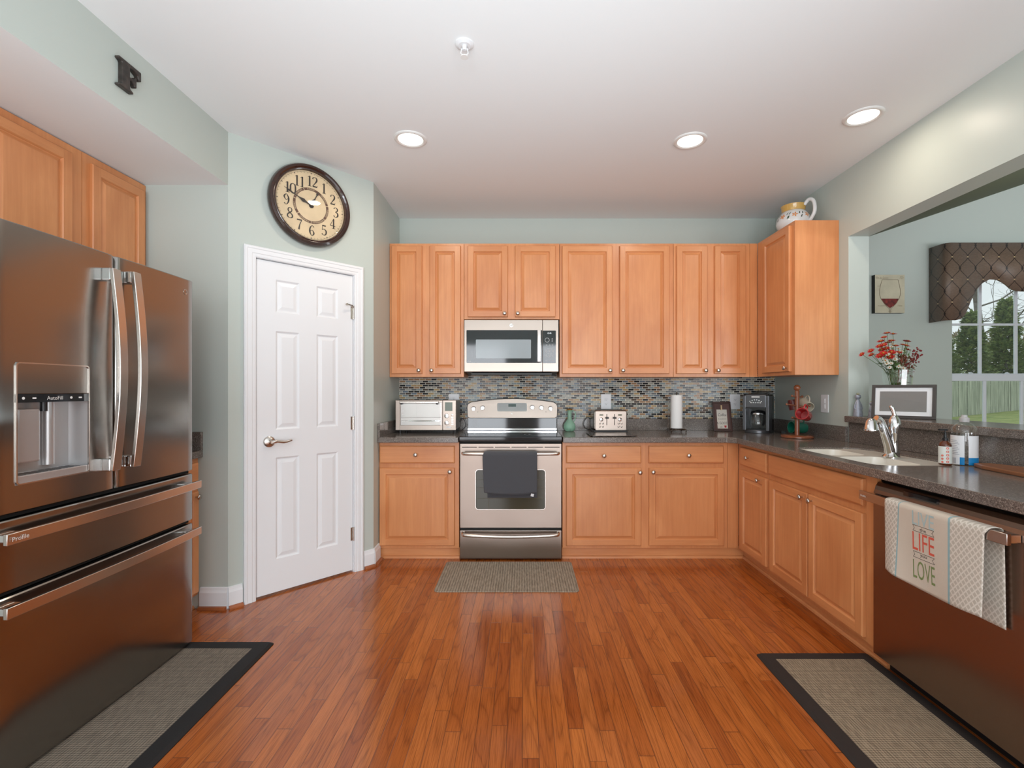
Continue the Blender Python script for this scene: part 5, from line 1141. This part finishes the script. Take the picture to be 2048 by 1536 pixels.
# ================================================================== VALANCE
def valance_mat():
    m, t, B = nmat('bronze_ogee_fabric'); tc = nd(t, 'ShaderNodeTexCoord').outputs['Object']; sp = nd(t, 'ShaderNodeSeparateXYZ', {0: tc}).outputs
    s = mth(t, 'SUBTRACT', sp[0], sp[1]); w, h = .130, .189
    a = mth(t, 'DIVIDE', mth(t, 'SUBTRACT', s, -.012), w); zz = mth(t, 'DIVIDE', mth(t, 'SUBTRACT', sp[2], -.024), h)
    o = mth(t, 'MULTIPLY', mth(t, 'SUBTRACT', 1., mth(t, 'COSINE', mth(t, 'MULTIPLY', zz, 2*PI))), .25)
    def near(v): return mth(t, 'ABSOLUTE', mth(t, 'SUBTRACT', mth(t, 'FRACT', mth(t, 'ADD', v, .5)), .5))
    d = mth(t, 'MINIMUM', near(mth(t, 'SUBTRACT', a, o)), near(mth(t, 'ADD', a, o)))
    line = mth(t, 'LESS_THAN', d, .03)
    def dots(off, r):
        dx = mth(t, 'MULTIPLY', near(mth(t, 'ADD', a, off)), w); dz = mth(t, 'MULTIPLY', near(mth(t, 'ADD', zz, off)), h)
        return mth(t, 'LESS_THAN', mth(t, 'SQRT', mth(t, 'ADD', mth(t, 'MULTIPLY', dx, dx), mth(t, 'MULTIPLY', dz, dz))), r)
    no = nd(t, 'ShaderNodeTexNoise', {'Vector': nd(t, 'ShaderNodeVectorMath', {0: tc, 1: (60., 60., 500.)}, operation='MULTIPLY').outputs[0], 'Scale': 1., 'Detail': 2.}).outputs['Fac']
    c = ramp(t, no, [(.3, (.125, .080, .055)), (.7, (.19, .125, .088))])
    c = mix(t, line, c, (.022, .010, .007, 1)); c = mix(t, dots(0., .0095), c, (.012, .006, .004, 1)); c = mix(t, dots(.5, .0065), c, (.50, .36, .20, 1))
    t.links.new(c, B.inputs['Base Color']); B.inputs['Roughness'].default_value = .5; B.inputs['Sheen Weight'].default_value = .2; return m
vb = MB(); VX0, VX1, VY0 = 3.538, 4.925, 3.99; zt_ = 2.493
def vbot(x):
    c = (VX0+VX1)/2; q = c-abs(x-c)      # mirror about the middle
    P = [(3.50, 1.846), (3.62, 1.846), (3.665, 1.858), (3.70, 1.90), (3.735, 1.99), (3.775, 2.08), (3.83, 2.15), (3.90, 2.188), (3.96, 2.185), (4.02, 2.155), (4.08, 2.105), (4.13, 2.088), (4.24, 2.085)]
    for (a, za), (b_, zb_) in zip(P[:-1], P[1:]):
        if a <= q <= b_: return za+(zb_-za)*(q-a)/(b_-a)
    return P[-1][1] if q > P[-1][0] else P[0][1]
path = [(VX0, YB-.003), (VX0, VY0+.04)]+[(VX0+.04-.04*math.cos(PI/2*i/6), VY0+.04-.04*math.sin(PI/2*i/6)) for i in range(1, 7)]+[(VX0+.04+(VX1-VX0-.08)*i/64, VY0) for i in range(1, 65)]
path += [(VX1-.04+.04*math.sin(PI/2*i/6), VY0+.04-.04*math.cos(PI/2*i/6)) for i in range(1, 7)]+[(VX1, YB-.003)]
nv = 1; n = len(path)
vb.add([(x, y, zt_) for x, y in path]+[(x, y, vbot(x)) for x, y in path], [(i, i+1, n+i+1, n+i) for i in range(n-1)])
va_ = thing('window_valance', 'bronze-brown scalloped fabric window valance with ogee pattern', 'valance', (VX0, VY0, zt_))
obj('fabric', vb, valance_mat(), va_, smooth=40, solid=.012)
obj('top_board', MB().prism([(VX0+.012, YB-.003), (VX0+.012, VY0+.04), (VX0+.045, VY0+.009), (VX1-.045, VY0+.009), (VX1-.012, VY0+.04), (VX1-.012, YB-.003)], zt_-.018, zt_-.002, 'z'), plain('valance_board', (.15, .10, .07), .6), va_)
# ================================================================== PITCHER ON THE CABINET
pjx, pjy = 2.042, 3.60
pj = thing('ceramic_pitcher', 'white ceramic pitcher with yellow rim and painted orange flowers on top of the corner cabinet', 'pitcher', (pjx, pjy, UT))
obj('body', MB().lathe([(.060, .001), (.095, .02), (.118, .07), (.112, .115), (.088, .150), (.074, .163)], (pjx, pjy, UT), 36), plain('white_glaze', (.74, .75, .76), .2, coat=.5), pj, smooth=50)
obj('rim', MB().lathe([(.073, .160), (.078, .168), (.082, .195), (.086, .206), (.078, .206), (.070, .17)], (pjx, pjy, UT), 36, cap=False), plain('yellow_glaze', (.62, .38, .10), .2, coat=.5), pj, smooth=50)
obj('handle', MB().tube(cr([(pjx+.045, pjy-.065, UT+.195), (pjx+.062, pjy-.095, UT+.222), (pjx+.078, pjy-.125, UT+.195), (pjx+.080, pjy-.130, UT+.12), (pjx+.062, pjy-.098, UT+.06)], 6), .013, 12), bpy.data.materials['white_glaze'], pj, smooth=60)
def onp(a, z):     # point on the pitcher's shoulder
    P = [(.095, .02), (.118, .07), (.112, .115), (.088, .150), (.074, .163)]
    for (r0, z0), (r1, z1) in zip(P[:-1], P[1:]):
        if z0 <= z <= z1: r = r0+(r1-r0)*(z-z0)/(z1-z0); break
    return Vector((pjx+(r+.0015)*math.cos(a), pjy+(r+.0015)*math.sin(a), UT+z))
fl = MB(); og_ = plain('orange_glaze', (.70, .26, .06), .3)
for a in (-2.75, -2.0, -1.2, -.5):
    fo = MB()
    for k in range(5):
        q = 2*PI*k/5; p0 = onp(a, .112); p1 = onp(a+.13*math.cos(q-.4), .112+.012*math.sin(q-.4)); p2 = onp(a+.20*math.cos(q), .112+.021*math.sin(q)); p3 = onp(a+.13*math.cos(q+.4), .112+.012*math.sin(q+.4)); fo.add([p0, p1, p2, p3], [(0, 1, 2, 3)])
    obj('painted_flower', fo, og_, pj)
    for s_ in (-1, 1):
        for k in range(2):
            c_ = a+s_*(.30+.10*k); zz = .125-.028*k; fl.add([onp(c_-.06, zz-.012), onp(c_+.01, zz-.008), onp(c_+.06, zz+.012), onp(c_-.01, zz+.006)], [(0, 1, 2, 3)])
obj('painted_leaves', fl, plain('dark_green_glaze', (.05, .09, .05), .3), pj)
# ================================================================== FLOOR MATS
def mat(label, x0, x1, y0, y1, bw, mtop, medge, th=.014):
    t = thing('kitchen_mat', label, 'floor mat', ((x0+x1)/2, (y0+y1)/2, 0))
    if bw:
        for nm in (0,):
            b = MB(); o = rrect(x0, x1, y0, y1, .012, 3); i_ = rrect(x0+bw, x1-bw, y0+bw, y1-bw, .003, 3); n = len(o); io = rrect(x0+.012, x1-.012, y0+.012, y1-.012, .01, 3)
            b.add([(x, y, 0) for x, y in o]+[(x, y, .004) for x, y in o]+[(x, y, th) for x, y in io]+[(x, y, th) for x, y in i_]+[(x, y, 0) for x, y in i_],
                  [(k*n+j, k*n+(j+1) % n, (k+1)*n+(j+1) % n, (k+1)*n+j) for k in range(4) for j in range(n)]+[(4*n+j, 4*n+(j+1) % n, (j+1) % n, j) for j in range(n)])
            obj('border', b, medge, t, smooth=30)
        obj('woven_field', MB().prism(rrect(x0+bw-.001, x1-bw+.001, y0+bw-.001, y1-bw+.001, .003, 3), .001, th+.0006, 'z'), mtop, t)
    else:
        obj('woven_field', MB().prism(rrect(x0, x1, y0, y1, .03, 5), 0, .006, 'z'), mtop, t, bevel=.002)
mat('beige ribbed mat without border on the floor in front of the range', -.556, .357, 2.978, 3.500, 0, M['mat_range'], None)
mat('grey-brown woven mat with black border on the floor before the refrigerator', -1.752, -1.235, .95, 2.379, .072, M['mat_grey'], M['mat_edge_black'])
mat('tan woven mat with dark brown border on the floor before the dishwasher', 1.113, 1.644, .95, 2.278, .063, M['mat_tan'], M['mat_edge'])
# ================================================================== TOWELS
def clerp(P, t):
    for (a, *p), (b, *q) in zip(P[:-1], P[1:]):
        if a <= t <= b: k = (t-a)/(b-a); return [x+(y-x)*k for x, y in zip(p, q)]
    return P[-1][1:]
M['towel_grey'] = plain('charcoal_terry', (.070, .072, .082), .95, bmp=1.0, bscale=450, sheen=.3)
def gt(u, v):   # v: 0 at back hem, over the bar, 1 at front hem
    S = clerp([(0, 3.512, .470), (.44, 3.503, .785), (.475, 3.495, .806), (.50, 3.477, .8155), (.525, 3.459, .808), (.55, 3.455, .79), (1, 3.450, .513)], v)
    xl, xr = (-.258, .108) if v < .44 else (-.289, .105)
    if .44 <= v < .55: k = (v-.44)/.11; xl, xr = -.258-.031*k, .108-.003*k
    dn = abs(v-.5)*2; x = xl+(xr-xl)*u
    if v > .5: x += .012*dn*(1-u)*dn
    y = S[0]-.004*dn*math.sin(u*9+1)*(1 if v > .5 else .3); z = S[1]
    if v > .55: z += .014*(1-dn)*0+.012*(u-.5)**2*2*dn-.010*math.sin(PI*u)*dn*dn+.004
    return (x, y, z)
tw_ = tag(obj('hand_towel', MB().grid(gt, 36, 60), M['towel_grey'], None, smooth=70, solid=.0045, loc=(-.09, 3.477, .80)), 'charcoal grey towel folded over the oven door handle', 'towel')
tg_ = obj('care_tag', MB().box(.060, .082, 3.4565, 3.4580, .492, .512).xf(Matrix.Translation((.071, 3.46, .502)) @ Matrix.Rotation(.25, 4, 'Y') @ Matrix.Translation((-.071, -3.46, -.502))), M['plate'], tw_)
def linen():
    m, t, B = nmat('printed_linen'); tc = nd(t, 'ShaderNodeTexCoord').outputs['Object']; sp = nd(t, 'ShaderNodeSeparateXYZ', {0: tc}).outputs
    a = mth(t, 'MULTIPLY', sp[1], -1.); z = sp[2]
    zone = mth(t, 'MAXIMUM', mth(t, 'LESS_THAN', a, .078), mth(t, 'GREATER_THAN', a, .303))
    def ln_(e): f = mth(t, 'FRACT', mth(t, 'DIVIDE', e, .020)); return mth(t, 'LESS_THAN', mth(t, 'ABSOLUTE', mth(t, 'SUBTRACT', f, .5)), .14)
    lat = mth(t, 'MULTIPLY', mth(t, 'MAXIMUM', ln_(mth(t, 'ADD', a, mth(t, 'MULTIPLY', z, .8))), ln_(mth(t, 'SUBTRACT', a, mth(t, 'MULTIPLY', z, .8)))), zone)
    no = nd(t, 'ShaderNodeTexNoise', {'Vector': tc, 'Scale': 260., 'Detail': 2.}).outputs['Fac']
    c = mix(t, zone, (.62, .54, .45, 1), (.52, .47, .40, 1)); c = mix(t, lat, c, (.70, .65, .58, 1))
    st = mth(t, 'MAXIMUM', mth(t, 'LESS_THAN', mth(t, 'ABSOLUTE', mth(t, 'SUBTRACT', a, .078)), .003), mth(t, 'LESS_THAN', mth(t, 'ABSOLUTE', mth(t, 'SUBTRACT', a, .303)), .0042))
    c = mix(t, st, c, (.28, .43, .46, 1)); t.links.new(c, B.inputs['Base Color']); B.inputs['Roughness'].default_value = .9; bump(t, B, no, .5, .001); return m
TW = .440; TY0 = 2.004
def barx(a): return 1.588-.0575-.010*math.sin(PI*(a+.17)/.665)
def front(a, d, off=0):
    dn = max(0, d/.31); k = a/TW
    x = barx(a)-.0035-.006*dn*math.sin(k*8+.6)*dn-.010*math.exp(-((k-.12)/.1)**2)*dn-off
    yy = TY0-a*(1-.012*dn)-.012*dn*(1-k)+.012*k
    return (x, yy, .8095-d+.010*dn*math.sin(k*PI)*0)
def tt(u, v):
    a = TW*u
    if v > .56:
        d = .014+(v-.56)/.44*(.300+.0*u-.014); d += (.012*math.sin(PI*u)-.012*(u-.9)**2)*((v-.56)/.44)**3; return front(a, d)
    if v < .44: k = v/.44; x0_, y0_, z0_ = barx(a)+.028, TY0-.008-(a-.008)*1.0, .8095; return (1.588-.012+.002*math.sin(u*8), y0_-.006*(1-k), z0_-.330+.316*k)
    k = (v-.44)/.12; f = front(a, .014); bx_ = 1.576
    return (bx_+(f[0]-bx_)*k, TY0-a-.006*(1-k)*0, .7955+.0165*math.sin(PI*k)**.22)
dt = tag(obj('dish_towel', MB().grid(tt, 60, 70), linen(), None, smooth=70, solid=.002, loc=(1.52, TY0, .80)), 'beige printed linen towel with lettering draped over the dishwasher handle', 'towel')
def on_towel(mb, a0, d0):   # lettering laid on the towel's front: mb in XZ plane -> (a, d)
    r = MB()
    for f in mb.f:
        r.add([front(a0+mb.v[i][0], d0-mb.v[i][2], .0016) for i in f], [tuple(range(len(f)))])
    return r
def word(s, w, h, bold=.004):
    m = text_mb(s, 1.0, bold=bold); x0, x1 = min(p[0] for p in m.v), max(p[0] for p in m.v); z0, z1 = min(p[2] for p in m.v), max(p[2] for p in m.v)
    m.v = [((p[0]-(x0+x1)/2)/(x1-x0)*w, 0, (p[2]-(z0+z1)/2)/(z1-z0)*h) for p in m.v]; return m
ac = .200
for nm, s, d, hh, col in (('blue_word', 'LIVE', .040, .052, (.42, .55, .56)), ('red_word', 'LIFE', .128, .068, (.66, .11, .07)), ('green_word', 'LOVE', .236, .070, (.20, .26, .10))):
    obj(nm, on_towel(word(s, .100, hh, .0), ac, d), plain(nm+'_ink', col, .9), dt)
b = MB()
for d in (.079, .180):
    P = [(-.048, .011), (.040, .011), (.050, .011), (.040, 0), (.050, -.011), (-.048, -.011), (-.040, 0), (-.048, .011)]
    for p, q in zip(P[:-1], P[1:]):
        dx, dz = q[0]-p[0], q[1]-p[1]; l = math.hypot(dx, dz); n_ = (-dz/l*.0008, dx/l*.0008)
        b.add([front(ac+x, d-z, .0016) for x, z in ((p[0]+n_[0], p[1]+n_[1]), (q[0]+n_[0], q[1]+n_[1]), (q[0]-n_[0], q[1]-n_[1]), (p[0]-n_[0], p[1]-n_[1]))], [(0, 1, 2, 3)])
for s, d in (('the', .079), ('you', .180)):
    m_ = on_towel(word(s, .030, .013, 0), ac, d); b.add(m_.v, m_.f)
obj('banner_lettering', b, M['print_dark'], dt)
# ================================================================== GARDEN BEHIND THE WINDOW
def lawn_mat():
    m, t, B = nmat('lawn_grass'); tc = nd(t, 'ShaderNodeTexCoord').outputs['Object']
    no = nd(t, 'ShaderNodeTexNoise', {'Vector': tc, 'Scale': 1.3, 'Detail': 8., 'Roughness': .75}).outputs['Fac']
    t.links.new(ramp(t, no, [(.3, (.13, .20, .05)), (.5, (.28, .34, .10)), (.72, (.46, .44, .20))]), B.inputs['Base Color']); B.inputs['Roughness'].default_value = .9; return m
struct('lawn', MB().grid(lambda u, v: (-5+60*u, 4.4+50*v, -.30+max(0, (-5+60*u-22))*.06), 30, 20), lawn_mat(), 'yellow-green winter lawn outside the dining window')
mf, tf, Bf = nmat('weathered_green_grey_board'); tcf = nd(tf, 'ShaderNodeTexCoord').outputs['Object']
nf = nd(tf, 'ShaderNodeTexNoise', {'Vector': nd(tf, 'ShaderNodeVectorMath', {0: tcf, 1: (9., 9., .8)}, operation='MULTIPLY').outputs[0], 'Scale': 1., 'Detail': 4.}).outputs['Fac']
tf.links.new(ramp(tf, nf, [(.3, (.30, .33, .26)), (.7, (.58, .61, .50))]), Bf.inputs['Base Color']); Bf.inputs['Roughness'].default_value = .85
M['fence'] = mf
fn_ = thing('picket_fence', 'weathered dog-ear board fence at the back of the lawn', 'fence', (24, 26, -.3))
b = MB(); R = random.Random(4); i = 0; xx = 14.0
def gz_(x): return -.30+max(0, x-22)*.06
def fy_(x): return 25.6+max(0, x-22)*.30
while xx < 40:
    y = fy_(xx)+R.uniform(-.012, .012); z0 = gz_(xx); h_ = 1.95+R.uniform(-.015, .015)
    b.prism([(xx, z0), (xx+.112, z0), (xx+.112, z0+h_-.04), (xx+.085, z0+h_), (xx+.028, z0+h_), (xx, z0+h_-.04)], y-.005, y+.005, "y"); xx += .165
obj('boards', b, M['fence'], fn_)
b = MB(); xx = 13.93
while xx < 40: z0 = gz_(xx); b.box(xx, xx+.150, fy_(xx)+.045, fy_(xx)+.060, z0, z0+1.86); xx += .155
obj('gap_shade_boards', b, plain('dark_gap_shade', (.075, .08, .055), .9), fn_)  # dark boards added to put shade into the fence gaps
b = MB().strip([(14, fy_(14)+.03, .1), (22, fy_(22)+.03, .1), (40, fy_(40)+.03, 1.2)], .04, .02, (0, 0, 1)).strip([(14, fy_(14)+.03, 1.3), (22, fy_(22)+.03, 1.3), (40, fy_(40)+.03, 2.4)], .04, .02, (0, 0, 1))
obj('rails', b, M['fence'], fn_)
def leafmat(name, a, c):
    m, t, B = nmat(name); tc = nd(t, 'ShaderNodeTexCoord').outputs['Object']; no = nd(t, 'ShaderNodeTexNoise', {'Vector': tc, 'Scale': 3., 'Detail': 6., 'Roughness': .7}).outputs['Fac']
    t.links.new(ramp(t, no, [(.32, a), (.68, c)]), B.inputs['Base Color']); B.inputs['Roughness'].default_value = .8; return m
M['conifer'] = leafmat('arborvitae_green', (.10, .19, .08), (.50, .56, .22)); M['bark'] = plain('grey_bark', (.20, .18, .165), .9, var=.3, vscale=3)
M['brush'] = leafmat('bare_brush_brown', (.20, .17, .11), (.48, .40, .27))
def conifer(x, y, h, r, seed, label, proto=None, z0=-.2):
    R = random.Random(seed)
    if proto:
        t = copy_tree(proto); t.location = (x, y, z0); t.rotation_euler = (0, 0, R.uniform(0, 6)); t.scale = (r/1.5, r/1.5, h/7.0); tag(t, label); return t
    t = thing('conifer', label, 'tree', (x, y, z0), group='evergreens behind the fence', local=True)
    b = MB()
    for i in range(9000):
        k = R.random()**.8; zz = .4+6.6*k; rad = 1.5*(1-k)**.75*(1+.18*math.sin(zz*5+R.random()))+.05; a = R.uniform(0, 2*PI); q = Vector((rad*math.cos(a), rad*math.sin(a), zz))*1
        q.x *= R.uniform(.75, 1.05); q.y *= R.uniform(.75, 1.05); d = Vector((math.cos(a+R.uniform(-.6, .6)), math.sin(a+R.uniform(-.6, .6)), R.uniform(-.2, .7))).normalized(); s_ = d.cross(Vector((R.uniform(-.5, .5), R.uniform(-.5, .5), 1))).normalized(); l = R.uniform(.09, .24)
        if i % 3 == 0: q.x *= .55; q.y *= .55; l *= 2.2
        b.add([q-s_*l*.15, q+d*l*.5-s_*l*.22, q+d*l, q+d*l*.5+s_*l*.22, q+s_*l*.15], [(0, 1, 2, 3, 4)])
    tag(obj('foliage', b, M['conifer'], t), kind='stuff'); obj('trunk', MB().tube([(0, 0, 0), (0, 0, 6.5)], [.12, .02], 8), M['bark'], t); return t
cdat = [(29.5, 31.4, 6.5, 1.5, 'pointed evergreen behind the fence, seen between the left and middle window bars'), (32.8, 32.4, 7.5, 1.6, 'tallest pointed evergreen behind the fence, right of the bare trunk'),
        (26.4, 30.3, 6.0, 1.5, 'evergreen tree behind the fence at the left edge of the window'), (23.3, 29.6, 6.3, 1.5, 'evergreen tree left of the window view, beyond the fence'), (36.1, 33.3, 6.6, 1.6, 'evergreen tree near the right end of the hedge'), (39.4, 34.3, 7.2, 1.6, 'far right evergreen tree behind the fence'), (20.2, 29.3, 6.0, 1.5, 'far left evergreen tree behind the fence')]
pr = None
for i, (x, y, h, r, lab) in enumerate(cdat):
    if pr is None: pr = conifer(x, y, h, r, 11, lab); pr.scale = (r/1.5, r/1.5, h/7.0)
    else: conifer(x, y, h, r, 20+i, lab, pr)
R = random.Random(9)
bt = thing('bare_tree', 'tall leafless tree with spreading branches behind the fence', 'tree', (37.5, 39.0, -.2), local=True)
bt.scale = (1.3, 1.3, 1.25)
b = MB(); tr_ = MB()
tp = [Vector((0, 0, 0)), Vector((.1, 0, 2.5)), Vector((.0, .1, 5.0)), Vector((-.25, .1, 7.5)), Vector((-.3, 0, 10)), Vector((-.1, 0, 13))]
tr_.tube(tp, [.26, .22, .20, .17, .11, .04], 9); obj('trunk', tr_, M['bark'], bt, smooth=60)
def branch(p, d, l, r, dep):
    q = p; pts = [p]
    for i in range(3): d = (d+Vector((R.uniform(-.28, .28), R.uniform(-.28, .28), R.uniform(-.16, .22)))).normalized(); q = q+d*l/3; pts.append(q)
    b.tube(pts, [r, r*.85, r*.7, r*.5], 4)
    if dep:
        for i in range(R.choice((3, 4))):
            k = R.choice(pts[1:]); branch(k, (d+Vector((R.uniform(-1, 1), R.uniform(-1, 1), R.uniform(-.5, .7)))).normalized(), l*R.uniform(.5, .72), r*.55, dep-1)
for i in range(16):
    z = 3.6+i*.6; k = min(4, int(z/2.5)); f = (z-2.5*k)/2.5; p = tp[k]+(tp[k+1]-tp[k])*f; a = i*2.4; branch(p, Vector((math.cos(a), math.sin(a), .35)), R.uniform(2.8, 4.4), .055, 3)
obj('branches', b, M['bark'], bt)
br = thing('brush_thicket', 'brown leafless brush filling the gaps behind the evergreens', 'thicket', (30, 36.6, -.2), local=True); b = MB()
for i in range(7000):
    q = Vector((R.uniform(-12, 12), R.uniform(-.6, .6), R.uniform(0, 1)**1.1*5.8)); d = Vector((R.uniform(-.7, .7), R.uniform(-.5, .5), R.uniform(.1, 1))).normalized(); s_ = d.cross(Vector((.2, 1, .1))).normalized(); l = R.uniform(.2, .5)
    b.add([q, q+d*l*.5+s_*l*.14, q+d*l, q+d*l*.5-s_*l*.14], [(0, 1, 2, 3)])
tag(obj('twigs', b, M['brush'], br), kind='stuff')
